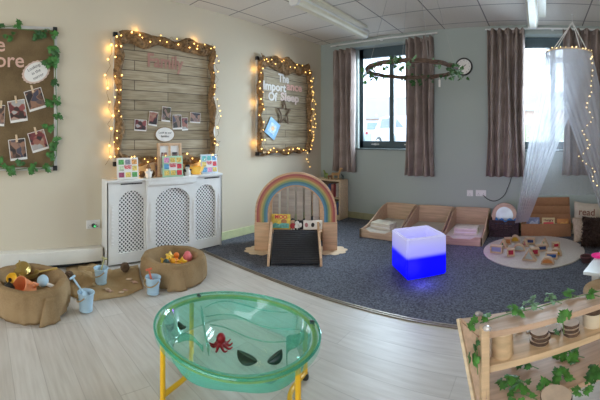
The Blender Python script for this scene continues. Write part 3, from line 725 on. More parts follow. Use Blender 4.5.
# ------------------------------------------------------------------ hessian-covered tyres with toys
def tyre(label, c, r, h, flap):
    t = thing('hessian_tub', label, 'tub', c)
    pr = [(r * .93, .0), (r * 1.02, .03), (r * 1.04, h * .45), (r * 1.02, h * .8), (r * .95, h * .97), (r * .86, h), (r * .76, h * .95), (r * .66, h * .72), (r * .58, h * .42), (r * .3, h * .36), (0, h * .35)]
    def fn(rr, z, a):
        o = max(0, 1 - z / h) if rr > r * .8 else 0
        return rr * (1 + .016 * o * math.sin(a * 15 + 2 * math.sin(a * 3) + z * 6) + .012 * o * math.sin(a * 27 + 2) + .006 * math.sin(a * 5)), z + .003 * math.sin(a * 7)
    obj('cover', lathe(BM(), pr, seg=120, fn=fn), burlap, t)
    for k, a in enumerate(flap):      # loose gathered folds of cloth hanging at the side
        b = BM()
        def f2(u, v):
            aa = a + (u - .5) * .5 * (.5 + .6 * (1 - v)); rr = r * (1.045 + .018 * math.sin(u * 12) * (1 - v) + .03 * (1 - v))
            return Vector((rr * math.cos(aa), rr * math.sin(aa), .004 + v * h * .82))
        sheet(b, f2, 18, 8); obj('cloth_fold', b, burlap, t, solid=.005)
    return t
TA = Vector((-2.70, .365, 0)); TB = Vector((-2.805, 1.69, 0))
tyre('hessian covered tub of toy cups and brass pans', TA, .305, .225, (.35,))
tyre('hessian covered tub of yellow and pink toys by radiator cover', TB, .295, .215, (-.45,))
base = .225 * .36
def mug(label, loc, col, r, h, rot, handle=True):
    t = thing('toy_pot', label, 'toy pot', loc, rot=rot)
    obj('cup', lathe(BM(), [(0, 0), (r * .8, 0), (r * .86, .01), (r, h), (r * .92, h), (r * .78, .012), (0, .012)], seg=24), col, t)
    if handle: obj('handle', tube(BM(), [(r * .9, 0, h * .75), (r * 1.5, 0, h * .7), (r * 1.6, 0, h * .4), (r * .88, 0, h * .25)], .009, 8), col, t)
    return t
orange = M('orange_plastic', (.72, .25, .10), .5, .1); yellow = M('yellow_plastic', (.80, .46, .03), .4, .12); pinkp = M('pink_plastic', (.80, .20, .22), .45, .12)
bluep = M('pale_blue_plastic', (.40, .56, .68), .45, .06); brass = M('brass', (.50, .36, .12), .35, .1, metal=.8)
def TP(x, y, z): return FP(x, y, z)
mug('orange toy pot lying in hessian tub', TP(31, 291, .155), orange, .068, .13, (.9, -.5, .9))
t = thing('toy_pan', 'brass toy pan with long handle in hessian tub', 'toy pan', TP(30, 277, .16), rot=(.1, -.12, .2))
obj('bowl', lathe(BM(), [(0, 0), (.06, 0), (.085, .035), (.08, .035), (.057, .006), (0, .006)], seg=26), brass, t); obj('handle', tube(BM(), [(.03, .075, .03), (.06, .14, .035), (.09, .21, .04)], [.009, .007, .011], 8), brass, t)
t = thing('toy_pan', 'brass toy pan with loop handle in hessian tub', 'toy pan', TP(22, 270, .19), rot=(.3, .3, 0))
obj('bowl', lathe(BM(), [(0, .03), (.06, .028), (.075, 0), (.08, 0), (.065, .035), (0, .037)], seg=26), brass, t); obj('handle', tube(BM(), [(-.05, 0, .03), (-.03, 0, .07), (.03, 0, .07), (.05, 0, .03)], .007, 8), brass, t)
t = thing('toy_jug', 'yellow toy jug with dark patch in hessian tub', 'toy jug', TP(15, 284, .16), rot=(.6, .3, .5)); t.scale = (.8, .8, .8)
obj('body', lathe(BM(), [(0, 0), (.05, 0), (.058, .03), (.045, .08), (.055, .105), (.048, .105), (.038, .08), (0, .02)], seg=22), yellow, t)
obj('handle', tube(BM(), [(.045, 0, .085), (.085, 0, .08), (.085, 0, .035), (.052, 0, .025)], .008, 8), yellow, t); obj('patch', sph(BM(), (-.03, -.03, .06), .03, (1, 1, .8)), black, t)
t = thing('toy_teapot', 'black toy teapot in hessian tub of pans', 'toy teapot', TP(9, 293, .15), .4); t.scale = (.75, .75, .75)
obj('body', sph(BM(), (0, 0, .045), .06, (1, 1, .8), seg=20), black, t); obj('spout', tube(BM(), [(.04, 0, .04), (.08, 0, .055), (.095, 0, .085)], [.016, .012, .008], 8), black, t)
obj('lid', lathe(BM(), [(.03, .09), (.02, .098), (.008, .1), (.01, .112), (0, .115)]), black, t); obj('handle', tube(BM(), [(-.05, 0, .06), (-.09, 0, .065), (-.09, 0, .03), (-.05, 0, .02)], .008, 8), black, t)
t = thing('toy_scoop', 'pale blue scoop with white handle in hessian tub', 'toy scoop', TP(44, 285, .17), rot=(.2, .35, -.2))
obj('scoop', sph(BM(), (0, 0, .04), .045, (1.2, 1, .8), seg=18), bluep, t); obj('handle', tube(BM(), [(.03, .03, .03), (.06, .09, .02)], .013, 8), white, t)
# yellow / pink toys
def fruit(label, loc, mat, kind, rz):
    t = thing('toy_' + kind, label, 'toy', loc, rz)
    if kind == 'duck':
        obj('body', sph(BM(), (0, 0, .032), .042, (1.25, .95, .75), seg=18), mat, t); obj('head', sph(BM(), (.035, 0, .078), .027, seg=14), mat, t)
        obj('beak', sph(BM(), (.066, 0, .074), .013, (1.1, 1, .5), seg=10), orange, t); obj('tail', sph(BM(), (-.052, 0, .048), .014, (1.4, .8, .8), (0, .6, 0), seg=8), mat, t)
        for s in (-1, 1): obj('eye', sph(BM(), (.052, s * .014, .086), .005, seg=8), black, t)
    elif kind == 'star':
        pl = [((.055 if k % 2 == 0 else .028) * math.sin(k * PI / 5), (.055 if k % 2 == 0 else .028) * math.cos(k * PI / 5)) for k in range(10)]
        obj('body', prism(BM(), pl, .03, TR((0, -.015, .05)), .006), mat, t); obj('face_dot', sph(BM(), (0, -.016, .05), .009, (1, .5, 1), seg=8), orange, t)
    else:
        obj('body', sph(BM(), (0, 0, .04), .045, (1, 1, 1.15), seg=18), mat, t); obj('top', lathe(BM(), [(.022, .085), (.03, .09), (.012, .1), (0, .106)], seg=8), mat, t)
z = .215 * .55
for lab, x, y, m, k, rz in (('pink toy with pointed top among yellow toys in tub', 187.5, 262, pinkp, 'bulb', 0), ('yellow toy duck in hessian tub by radiator cover', 166, 266, yellow, 'duck', .3),
        ('deep orange toy duck in hessian tub by radiator cover', 175, 265, M('deep_orange', (.8, .2, .02), .45, .1), 'duck', 2.2), ('deep yellow toy star in front of pink toy in tub', 182, 268, yellow, 'star', .9),
        ('dark green toy duck among yellow toys in tub', 168, 269.5, M('dark_green_toy', (.04, .07, .06), .4, .2), 'duck', -1), ('amber toy duck in front of deep orange toy duck', 177, 270, M('amber', (.85, .36, .02), .4, .1), 'duck', 4), ('pale lemon toy star behind yellow duck in tub', 170, 262, M('lemon', (.85, .58, .1), .4, .1), 'star', .4)):
    fruit(lab, FP(x, y, z), m, k, rz)

# hessian mat with finds
mat_px = [(66, 268), (80, 264), (100, 266), (112, 271), (128, 267), (138, 265.5), (140, 276), (143, 289), (128, 296), (104, 300), (86, 303), (70, 296)]
ctr = FP(112, 280); poly = [FP(x, y) - ctr for x, y in mat_px]
b = BM(); N_ = len(poly)
def ring_pt(u):
    f = u * N_; i = int(f) % N_; s = f - int(f); s = s * s * (3 - 2 * s); return poly[i].lerp(poly[(i + 1) % N_], s)
def mfn(u, v):
    q = ring_pt(u) * v; return Vector((q.x, q.y, .004 + .005 * (1 + math.sin(q.x * 21) * math.sin(q.y * 17)) * (1 if v < .97 else .3) + (.006 * math.sin(u * 60) if .7 < v < 1 else 0)))
g = []; cv = b.verts.new((0, 0, .008))
for i in range(60): g.append([b.verts.new(mfn(i / 60, j / 10)) for j in range(1, 11)])
for i in range(60):
    A, B_ = g[i], g[(i + 1) % 60]; b.faces.new((cv, A[0], B_[0]))
    for j in range(9): b.faces.new((A[j], A[j + 1], B_[j + 1], B_[j]))
tag(obj('hessian_mat', b, burlap_mat, loc=ctr, solid=.004), 'hessian cloth mat spread on floor between the two tubs', 'mat')
for lab, x, y, s in (('crumpled hessian scrap on mat beside tub of pans', 83, 279, 1), ('crumpled hessian scrap beside bucket with olive spade', 91, 270, .8)):
    b = BM()
    def cf(u, v):
        a = u * 2 * PI; r_ = .13 * s * v * (1 + .25 * math.sin(3 * a + 1)); return Vector((r_ * math.cos(a) * 1.3, r_ * math.sin(a), max(.006, .05 * s * (1 - v * v) + .02 * math.sin(a * 5 + v * 7) * v)))
    sheet(b, cf, 30, 7); bmesh.ops.remove_doubles(b, verts=b.verts, dist=.0005); tag(obj('hessian_scrap', b, burlap_mat, loc=FP(x, y, .01)), lab, 'cloth')
def shell(label, x, y, s, m):
    b = BM()
    def sf(u, v): a = (u - .5) * 2.2; r_ = s * v; return Vector((r_ * math.sin(a), r_ * math.cos(a), .002 + s * .34 * math.sin(PI * min(1, v * .9)) * (1 - .5 * abs(u - .5)) + .05 * s * math.sin(u * 44) * v))
    sheet(b, sf, 30, 8); tag(obj('seashell', b, m, loc=FP(x, y, .012), rot=(0, 0, rnd(0, 6)), solid=.003), label, 'shell')
sh_m = M('shell_cream', (.62, .48, .36), .5, .25, 40); sh_p = M('shell_pinkish', (.55, .36, .28), .5, .25, 40)
shell('larger cream seashell in front of bucket with olive spade', 106, 291, .04, sh_m); shell('cream seashell touching first one on hessian mat', 110, 293, .035, sh_p)
shell('pinkish seashell on mat near bucket with red spade', 133, 284, .045, sh_p); shell('cream seashell on mat near pine cone', 129, 279, .035, sh_m)
shell('cream seashell midway between blue spade and red spade buckets', 121, 292, .03, sh_m); shell('smallest cream seashell on hessian mat', 126, 290, .028, sh_p)
for lab, x, y in (('dark pine cone on mat at foot of radiator cover', 125, 272), ('dark pine cone on mat touching tub of pans', 69, 281)):
    t = thing('pine_cone', lab, 'pine cone', FP(x, y, .01), rnd(0, 3)); b = BM()
    for j in range(8):
        z = .01 + j * .010; r_ = .034 * math.sin(PI * (j + 1.3) / 10)
        for i in range(8): a = i * 2 * PI / 8 + j * .4; sph(b, (r_ * math.cos(a), r_ * math.sin(a), z), .013, (1, 1, .5), seg=6)
    obj('scales', b, darkwood, t); obj('core', lathe(BM(), [(0, 0), (.02, .006), (.022, .04), (0, .088)], seg=8), darkwood, t)
# blue buckets
def bucket(label, x, y, rz, r=.062, h=.135):
    t = thing('bucket', label, 'bucket', FP(x, y, .012), rz)
    obj('pail', lathe(BM(), [(0, 0), (r * .74, 0), (r * .76, .012), (r * .96, h * .93), (r * 1.06, h * .94), (r * 1.06, h), (r * .95, h), (r * .88, h * .93), (r * .70, .014), (0, .014)], seg=36), bluep, t)
    obj('base_ring', lathe(BM(), [(r * .74, 0), (r * .80, 0), (r * .81, .014), (r * .76, .016)], seg=36), bluep, t)
    for s in (-1, 1): obj('lug', sph(BM(), (s * r * 1.06, 0, h * .85), .012, (.7, 1, 1), seg=10), bluep, t)
    hb = [(r * 1.10 * math.cos(a), -.012 - .055 * math.sin(a), h * .85 - .045 * math.sin(a)) for a in [PI * k / 16 for k in range(17)]]
    obj('handle', tube(BM(), hb, .005, 7), M('hessian_rope', (.42, .30, .16), .8, .15), t)
    return t
bucket('pale blue bucket with blue spade touching tub of cups', 86, 310, -.3); bucket('pale blue bucket with olive spade below wall socket', 101, 283, .2); bucket('pale blue bucket with red spade by tub of yellow toys', 153, 293, .4)
def spade(label, loc, rot, m, L_=.16):
    t = thing('toy_spade', label, 'spade', loc, rot=rot)
    obj('shaft', tube(BM(), [(0, 0, 0), (0, 0, L_)], .008, 8), m, t); obj('grip', tube(BM(), [(-.026, 0, L_), (.026, 0, L_)], .009, 8), m, t)
    bl = [(-.02, 0), (-.032, -.03), (-.028, -.075), (0, -.092), (.028, -.075), (.032, -.03), (.02, 0)]
    obj('blade', prism(BM(), bl, .006, Matrix.Translation((0, -.003, 0)), .0015), m, t); return t
p = FP(86, 310, .012); spade('pale blue spade leaning in bucket by tub of cups', p + Vector((-.018, -.018, .125)), (.75, .2, -1.0), bluep, .13)
p = FP(101, 283, .012); spade('olive spade standing in bucket near socket', p + Vector((0, 0, .11)), (.0, .28, 1.2), M('olive_plastic', (.42, .40, .20), .5, .1), .11)
p = FP(153, 293, .012); spade('red spade standing in bucket by tub of yellow toys', p + Vector((-.01, -.01, .11)), (.1, -.25, 1.2), M('coral_red', (.70, .16, .09), .45, .1), .09)

# ------------------------------------------------------------------ rainbow climbing arch
ang = math.atan2(.63, .77)            # local -y faces the viewer
t = thing('rainbow_climber', 'wooden rainbow arch climber with black ramp on carpet', 'climbing frame', (-2.55, 3.12, .008), ang)
R0, R1, ZS = .305, .465, .42
ZB = .315
def arch_poly(ra, rb, z0, n=28):
    o = [(-rb, z0)] + [(-rb * math.cos(PI * k / n), ZS + rb * math.sin(PI * k / n)) for k in range(n + 1)] + [(rb, z0)]
    i = [(ra, z0)] + [(ra * math.cos(PI * k / n), ZS + ra * math.sin(PI * k / n)) for k in range(n + 1)] + [(-ra, z0)]
    return o + i
def arch_mesh(ra, rb, z0, y, th, n=28):
    tb = bmesh.new(); o = arch_poly(ra, rb, z0, n); m = len(o) // 2; A = [tb.verts.new((x, y, z)) for x, z in o]
    for k in range(m - 1): tb.faces.new((A[k], A[k + 1], A[len(o) - 2 - k], A[len(o) - 1 - k]))
    ex = bmesh.ops.extrude_face_region(tb, geom=tb.faces[:]); bmesh.ops.translate(tb, vec=(0, th, 0), verts=[v for v in ex['geom'] if isinstance(v, bmesh.types.BMVert)])
    bmesh.ops.recalc_face_normals(tb, faces=tb.faces); return tb
obj('front_arch', arch_mesh(R0, R1, 0, -.02, .03), birch, t, smooth=False)
obj('rear_arch', arch_mesh(R0 - .01, R1 - .045, 0, .36, .02), birch, t, smooth=False)
bands = [('red', (.36, .085, .085)), ('orange', (.45, .17, .09)), ('yellow', (.47, .35, .12)), ('green', (.24, .30, .13)), ('teal', (.07, .20, .25)), ('blue', (.12, .26, .38))]
n_ = len(bands); e0, e1 = R0 + .014, R1 - .022
for k, (nm, c_) in enumerate(bands):
    rb = e1 - (e1 - e0) * k / n_; ra = e1 - (e1 - e0) * (k + 1) / n_
    o = obj('rainbow_band', arch_mesh(ra, rb, ZB, -.024, .006), M('rainbow_' + nm, c_, .5, .06), t, smooth=False); o['label'] = nm + ' rainbow band'
for s in (-1, 1):
    obj('leg_panel', box(BM(), (s * (R0 + R1) / 2, -.030, ZB / 2), (R1 - R0 + .004, .026, ZB), bev=.004), birch, t)
    obj('side_rail', box(BM(), (s * (R1 - .03), .17, .10), (.02, .36, .2), bev=.003), birch, t)
    pl = [(s * .40 + (.158 + .028 * abs(math.cos(4.5 * a))) * math.cos(a) , (.145 + .026 * abs(math.cos(4.5 * a))) * math.sin(a)) for a in [2 * PI * k / 144 for k in range(144)]]
    obj('flower_base', prism(BM(), [(x, y) for x, y in pl], .014, Matrix.Translation((0, -.03, .002)) @ Matrix.Rotation(PI / 2, 4, 'X') @ Matrix.Translation((0, -.014, 0))), palewood, t, smooth=False)
obj('landing', box(BM(), (0, .16, .20), (.60, .36, .02), bev=.003), birch, t)
grey_wood = wood('grey_slat', (.36, .32, .29), (.44, .40, .36))
for k in range(6):
    x = -.25 + k * .10; top = ZS + math.sqrt(max(.01, .31 ** 2 - x * x)) - .03
    obj('slat', box(BM(), (x, .375, (top + .2) / 2 + .0), (.075, .016, top - .2), bev=.003), grey_wood, t)
a0, a1 = Vector((0, -.05, .235)), Vector((0, -.49, .02)); mid = (a0 + a1) / 2; Ls = (a1 - a0).length; tl = math.atan2(a0.z - a1.z, a0.y - a1.y)
mat_rib = M('black_ramp_rubber', (.035, .035, .04), .55, .5, 90)
obj('ramp', box(BM(), mid, (.50, Ls, .02), (tl, 0, 0), bev=.003), mat_rib, t)
b = BM()
for k in range(16):
    q = a0.lerp(a1, (k + .5) / 16); box(b, q + Vector((0, -.005, .012)), (.49, .009, .005), (tl, 0, 0))
obj('ramp_tread', b, M('ramp_tread_black', (.02, .02, .024), .5, .2), t, smooth=False)
for s in (-1, 1): obj('ramp_rail', prism(BM(), [(-.03, .0), (-.03, .31), (-.055, .33), (-.09, .30), (-.50, .075), (-.52, .0)], .024, TR((s * .262 - .012, 0, 0), (0, 0, 0)) @ Matrix.Rotation(PI / 2, 4, 'Z') @ Matrix.Rotation(PI, 4, 'Z') @ Matrix.Scale(-1, 4, (1, 0, 0)) @ Matrix.Translation((0, -.012, 0))), birch, t, smooth=False)
tex_ready(); cl = t.matrix_world
def on_land(x, y): return cl @ Vector((x, y, .211))
t = thing('picture_book', 'yellow picture book with red title propped inside rainbow arch', 'book', on_land(-.175, .10), 0)
t.rotation_euler = (Matrix.Rotation(ang - .06, 3, 'Z') @ Matrix.Rotation(-.2, 3, 'X')).to_euler()
obj('cover', box(BM(), (0, 0, .085), (.22, .012, .17), bev=.002), M('yellow_cover', (.70, .52, .08), .5, .3, 25), t); obj('pages', box(BM(), (.003, .006, .085), (.19, .012, .16)), whitepaper, t)
obj('cover_art', prism(BM(), [(-.095, .01), (.095, .01), (.095, .06), (.03, .075), (-.02, .055), (-.07, .07), (-.095, .05)], .003, Matrix.Translation((0, -.0085, 0))), M('teal_art', (.12, .42, .40), .5, .4, 40), t)
obj('cover_art', sph(BM(), (.035, -.006, .085), .035, (1, .1, .8)), M('brown_art', (.4, .16, .06), .5, .3), t)
text('title', 'MOO', .06, M('title_red', (.65, .05, .08)), t, (0, -.008, .135), ext=.0006, bold=.002)
t = thing('soft_doll', 'small doll in red sitting beside yellow book in arch', 'doll', on_land(-.035, .08), ang)
obj('body', lathe(BM(), [(0, 0), (.026, 0), (.03, .02), (.02, .06), (.012, .075), (0, .078)], seg=14), M('doll_red', (.35, .04, .05), .8, .2), t)
obj('head', sph(BM(), (0, 0, .098), .024), M('doll_skin', (.6, .38, .27), .7, .1), t); obj('hair', sph(BM(), (0, .006, .108), .025, (1, 1, .8)), black, t)
for s in (-1, 1): obj('arm', tube(BM(), [(s * .016, 0, .066), (s * .034, -.012, .035)], [.009, .007], 8), M('doll_red', (.35, .04, .05)), t); obj('leg', tube(BM(), [(s * .012, -.01, .012), (s * .016, -.05, .01)], [.01, .009], 8), whitepaper, t)
t = thing('soft_toy', 'small black and white soft toy between doll and word blocks', 'soft toy', on_land(.015, .07), ang)
obj('body', sph(BM(), (0, 0, .035), .032, (1, 1, 1.1)), whitepaper, t); obj('head', sph(BM(), (0, -.008, .082), .023), whitepaper, t)
for s in (-1, 1): obj('ear', sph(BM(), (s * .015, -.004, .106), .009, (1, .6, 1.3), seg=8), black, t); obj('leg', sph(BM(), (s * .018, -.028, .014), .013, (1, 1.5, 1), seg=10), black, t)
t = thing('picture_book', 'black and white concertina baby book standing in rainbow arch', 'book', on_land(.15, .07), ang)
for k in range(4):
    rz = .22 * (1 if k % 2 == 0 else -1); o = obj('page', box(BM(), (0, 0, .055), (.078, .006, .105)), whitepaper if k != 0 else black, t, (-.10 + k * .072, 0, 0), (0, 0, rz), smooth=False)
    pm = (whitepaper, M('muted_pink', (.45, .2, .22), .6, .2), black, M('grey_print', (.3, .3, .33), .6, .4, 60))[k]
    obj('picture', prism(BM(), [(.02 * math.cos(a), .055 + .026 * math.sin(a)) for a in [2 * PI * j / 14 for j in range(14)]], .002, Matrix.Translation((0, -.0055, 0))), pm, o)

# ------------------------------------------------------------------ corner bookshelf
bx0, bx1, by0, bh = WX + .01, -2.895, 4.60, .60
t = thing('bookshelf', 'low wooden bookshelf in room corner behind rainbow arch', 'bookshelf', ((bx0 + bx1) / 2, by0, .008)); bw = bx1 - bx0; bd = BY - .02 - by0
for s in (-1, 1): obj('side_panel', box(BM(), (s * (bw / 2 - .01), bd / 2, bh / 2), (.02, bd, bh), bev=.002), palewood, t)
for nm, z in (('shelf', .06), ('shelf', .33), ('top', bh)): obj(nm, box(BM(), (0, bd / 2, z), (bw - .04 if nm == 'shelf' else bw, bd, .02), bev=.002), palewood, t)
obj('back_panel', box(BM(), (0, bd - .006, bh / 2), (bw - .04, .01, bh - .02)), M('shadow_ply', (.2, .14, .09), .7, .1), t, smooth=False)
obj('plinth', box(BM(), (0, .012, .027), (bw - .04, .018, .05)), palewood, t, smooth=False)
bc = [(.32, .06, .07), (.08, .14, .34), (.55, .50, .45), (.5, .32, .08), (.10, .28, .16), (.35, .12, .3), (.6, .25, .2)]
bn = ['dark red', 'navy blue', 'cream', 'mustard', 'green', 'purple', 'coral']
for lev, z, seq in (('upper', .351, (2, 0, 6, 1)), ('lower', .081, (1, 4, 3, 0, 5))):
    x = (bx0 + bx1) / 2 + .225
    for k in seq:
        wth = rnd(.032, .05); hh = rnd(.17, .215); x -= wth + .003
        bt = thing('book', '%s book on %s shelf of corner bookshelf' % (bn[k], lev), 'book', (x + wth / 2, by0 + .03, z), group='books in the corner bookshelf')
        m_ = M('spine_%d' % k, bc[k], .5, .15); cb = BM(); box(cb, (-wth / 2 + .002, .07, hh / 2), (.004, .14, hh)); box(cb, (wth / 2 - .002, .07, hh / 2), (.004, .14, hh)); box(cb, (0, .002, hh / 2), (wth, .004, hh))
        obj('cover', cb, m_, bt, smooth=False); obj('pages', box(BM(), (0, .07, hh / 2), (wth - .009, .13, hh - .01)), whitepaper, bt, smooth=False)
def animal(label, loc, rz, m, s, neck):
    t = thing('wooden_animal', label, 'wooden animal', loc, rz); b = BM()
    for x in (-.045, .04):
        for y in (-.012, .012): box(b, (x * s, y * s, .035 * s), (.016 * s, .010 * s, .07 * s), bev=.003)
    box(b, (0, 0, .085 * s), (.125 * s, .034 * s, .045 * s), bev=.012); obj('body', b, m, t)
    b = BM(); tube(b, [(.05 * s, 0, .095 * s), (.075 * s, 0, (.11 + neck) * s)], [.017 * s, .012 * s], 8); sph(b, (.088 * s, 0, (.12 + neck) * s), .018 * s, (1.5, .8, .8)); obj('head', b, m, t)
    obj('tail', tube(BM(), [(-.06 * s, 0, .095 * s), (-.08 * s, 0, .065 * s)], .005 * s, 6), m, t)
zt = .008 + bh + .011
animal('tall wooden animal on top of corner bookshelf', (-3.02, 4.68, zt), .4, M('toy_ochre', (.5, .3, .13), .6, .15), 1.0, .05)
animal('small green wooden animal on corner bookshelf', (-3.22, 4.70, zt), 2.6, M('toy_green', (.25, .35, .10), .6, .2), .85, .02)
animal('small dark wooden animal at edge of corner bookshelf', (-2.93, 4.74, zt), 2.4, M('toy_teal_dark', (.08, .12, .13), .6, .2), .6, .0)
animal('squat brown wooden animal beside tall one on corner bookshelf', (-3.10, 4.64, zt), 1.0, M('toy_brown', (.28, .14, .07), .6, .2), .6, .0)

# ------------------------------------------------------------------ sleep trays
tray_m = wood('tray_ply', (.50, .34, .23), (.57, .41, .28)); sheet_m = M('cream_sheet', (.64, .60, .53), .9, .05, 8, bump=.2); blk_m = M('cream_blanket', (.68, .63, .53), .9, .06, 18, bump=.4)
def tray(label, x0, x1, yf, yb, blanket):
    w = x1 - x0; d = yb - yf; t = thing('sleep_tray', label, 'sleep tray', ((x0 + x1) / 2, yf, .008))
    hb, hf = .30, .10
    prof = [(0, .0), (d, .0), (d, hb)] + [(d - (d - .06) * u, hb - (hb - hf) * (u * u * (3 - 2 * u))) for u in [k / 14 for k in range(2, 15)]] + [(0, hf)]
    for s in (-1, 1):
        obj('side', prism(BM(), prof, .018, Matrix.Translation((s * (w / 2 - .012), 0, 0)) @ Matrix.Rotation(PI / 2, 4, 'Z') @ Matrix.Translation((0, -.009, 0))), tray_m, t, smooth=False)
    ft = [(-w / 2, .0), (w / 2, .0), (w / 2, hf), (w * .32, hf), (w * .2, hf - .028), (-w * .2, hf - .028), (-w * .32, hf), (-w / 2, hf)]
    obj('front_lip', prism(BM(), ft, .018), tray_m, t, smooth=False)
    bk = [(-w / 2, 0), (w / 2, 0)] + [(w / 2 * math.cos(a), hb + .012 * math.sin(a)) for a in [PI * k / 12 for k in range(13)]]
    obj('back', prism(BM(), bk, .018, Matrix.Translation((0, d - .018, 0))), tray_m, t, smooth=False)
    obj('mattress', box(BM(), (0, d / 2, .05), (w - .05, d - .05, .07), bev=.022), sheet_m, t)
    obj('base', box(BM(), (0, d / 2, .01), (w - .03, d - .04, .016)), tray_m, t, smooth=False)
    return t
TX = [(-2.215, -1.72), (-1.71, -1.175), (-1.165, -.665)]
tray('wooden sleep tray with folded blanket, next to bookshelf corner', *TX[0], 4.00, 4.82, 0); tray('empty wooden sleep tray between two trays with blankets', *TX[1], 4.03, 4.82, 0); tray('wooden sleep tray with folded blanket, beside wicker basket', *TX[2], 4.10, 4.82, 0)
def blanket(label, x, y, rz):
    t = thing('folded_blanket', label, 'blanket', (x, y, .094), rz); b = BM()
    for k in range(3): box(b, (0, .004 * k, .014 + k * .026), (.30 - .006 * k, .20, .027), bev=.012)
    obj('blanket_layers', b, blk_m, t); obj('satin_edge', box(BM(), (0, -.098, .035), (.27, .012, .012), bev=.005), whitepaper, t)
blanket('folded cream blanket on sleep tray next to bookshelf corner', -1.98, 4.22, -.1); blanket('folded cream blanket on sleep tray beside wicker basket', -.90, 4.32, .05)

# ------------------------------------------------------------------ glowing cube
t = thing('light_cube', 'glowing white and blue open cube seat on grey carpet', 'light cube', (-1.145, 3.23, .008), math.atan2(.327, .291) - PI / 2 + PI / 4 - PI / 4 + PI / 2 - .08)
S, HH = .40, .37
def glow_mat():
    m, nt, N, L = nodes('glow_cube')
    out = N.new('ShaderNodeOutputMaterial'); b = N.new('ShaderNodeBsdfPrincipled'); L.new(b.outputs[0], out.inputs[0])
    tc = N.new('ShaderNodeTexCoord'); sp = N.new('ShaderNodeSeparateXYZ'); L.new(tc.outputs['Object'], sp.inputs[0])
    mr = N.new('ShaderNodeMapRange'); mr.inputs[1].default_value = 0; mr.inputs[2].default_value = HH; L.new(sp.outputs[2], mr.inputs[0])
    cr = N.new('ShaderNodeValToRGB'); L.new(mr.outputs[0], cr.inputs[0]); e = cr.color_ramp.elements
    e[0].position = 0; e[0].color = (.0, .0, 1.0, 1); e[1].position = 1; e[1].color = (.34, .34, .55, 1)
    x = e.new(.48); x.color = (.002, .0, 1.0, 1); x = e.new(.57); x.color = (.20, .20, .75, 1)
    L.new(cr.outputs[0], b.inputs['Emission Color']); b.inputs['Emission Strength'].default_value = .95
    cb = N.new('ShaderNodeValToRGB'); L.new(mr.outputs[0], cb.inputs[0]); e = cb.color_ramp.elements
    e[0].position = .5; e[0].color = (.0, .0, .3, 1); e[1].position = .6; e[1].color = (.30, .30, .36, 1)
    L.new(cb.outputs[0], b.inputs['Base Color']); b.inputs['Roughness'].default_value = .4
    return m
tb = bmesh.new(); bmesh.ops.create_cube(tb, size=1); bmesh.ops.scale(tb, vec=(S, S, HH), verts=tb.verts); bmesh.ops.translate(tb, vec=(0, 0, HH / 2), verts=tb.verts)
top = [f for f in tb.faces if f.normal.z > .9]; r_ = bmesh.ops.inset_region(tb, faces=top, thickness=.032)
ex = bmesh.ops.extrude_face_region(tb, geom=top); bmesh.ops.translate(tb, vec=(0, 0, -.10), verts=[v for v in ex['geom'] if isinstance(v, bmesh.types.BMVert)]); bmesh.ops.delete(tb, geom=top, context='FACES')
bmesh.ops.recalc_face_normals(tb, faces=tb.faces)
bmesh.ops.bevel(tb, geom=[e for e in tb.edges], offset=.012, segments=3, affect='EDGES')
gm = glow_mat()
obj('shell', tb, gm, t); obj('charging_base', box(BM(), (0, 0, -.0015), (S * .8, S * .8, .003)), black, t, smooth=False)

# ------------------------------------------------------------------ rug and rainbow blocks
RC = Vector((-.06, 4.0, .008)); rug_m = M('cream_rug', (.52, .46, .41), .95, .08, 60, bump=.5)
t = thing('round_rug', 'round cream rug with wooden blocks on carpet', 'rug', RC)
obj('pile', lathe(BM(), [(0, .012), (.54, .012), (.56, .010), (.565, 0)], seg=64), rug_m, t)
obj('edge_binding', tube(BM(), [(.562 * math.cos(2 * PI * k / 64), .562 * math.sin(2 * PI * k / 64), .007) for k in range(64)], .007, 6, closed=True), M('rug_edge', (.56, .50, .44), .9, .05), t)
bw_m = wood('block_beech', (.50, .34, .22), (.60, .43, .29))
def block(label, shape, xa, xb, yb, ya, col):
    c = FP((xa + xb) / 2, yb - 1.0, .021); d = math.hypot(c.x, c.y); w = (xb - xa) / F * d; h = (yb - ya) / F * d * .86; h = max(.065, h)
    t = thing('rainbow_block', label, 'block', c, rnd(-.35, .35) - math.atan2(c.x, c.y)); th = .06; f = min(.014, w * .16)
    if shape == 'rect' or shape == 'square': o = [(-w / 2, 0), (w / 2, 0), (w / 2, h), (-w / 2, h)]; i = [(-w / 2 + f, f), (w / 2 - f, f), (w / 2 - f, h - f), (-w / 2 + f, h - f)]
    elif shape == 'triangle': o = [(-w / 2, 0), (w / 2, 0), (0, h)]; i = [(-w / 2 + f * 2.1, f), (w / 2 - f * 2.1, f), (0, h - f * 2.0)]
    else:
        k_ = [PI * k / 12 for k in range(13)]; o = [(w / 2 * math.cos(a), h * math.sin(a)) for a in k_]; i = [((w / 2 - f) * math.cos(a), f * .6 + (h - 1.7 * f) * math.sin(a)) for a in k_]
    tb = bmesh.new(); A = [tb.verts.new((x, -th / 2, z)) for x, z in o]; B_ = [tb.verts.new((x, -th / 2, z)) for x, z in i]; n = len(A)
    for k in range(n): tb.faces.new((A[k], A[(k + 1) % n], B_[(k + 1) % n], B_[k]))
    ex = bmesh.ops.extrude_face_region(tb, geom=tb.faces[:]); bmesh.ops.translate(tb, vec=(0, th, 0), verts=[v for v in ex['geom'] if isinstance(v, bmesh.types.BMVert)]); bmesh.ops.recalc_face_normals(tb, faces=tb.faces)
    obj('wooden_frame', tb, bw_m, t, smooth=False)
    obj('coloured_pane', prism(BM(), i, .008, Matrix.Translation((0, -.012, 0))), col, t, smooth=False)
def acr(n, c): return mat_trans('acrylic_' + n, c, .15, .1, .1, .3, tint=c)
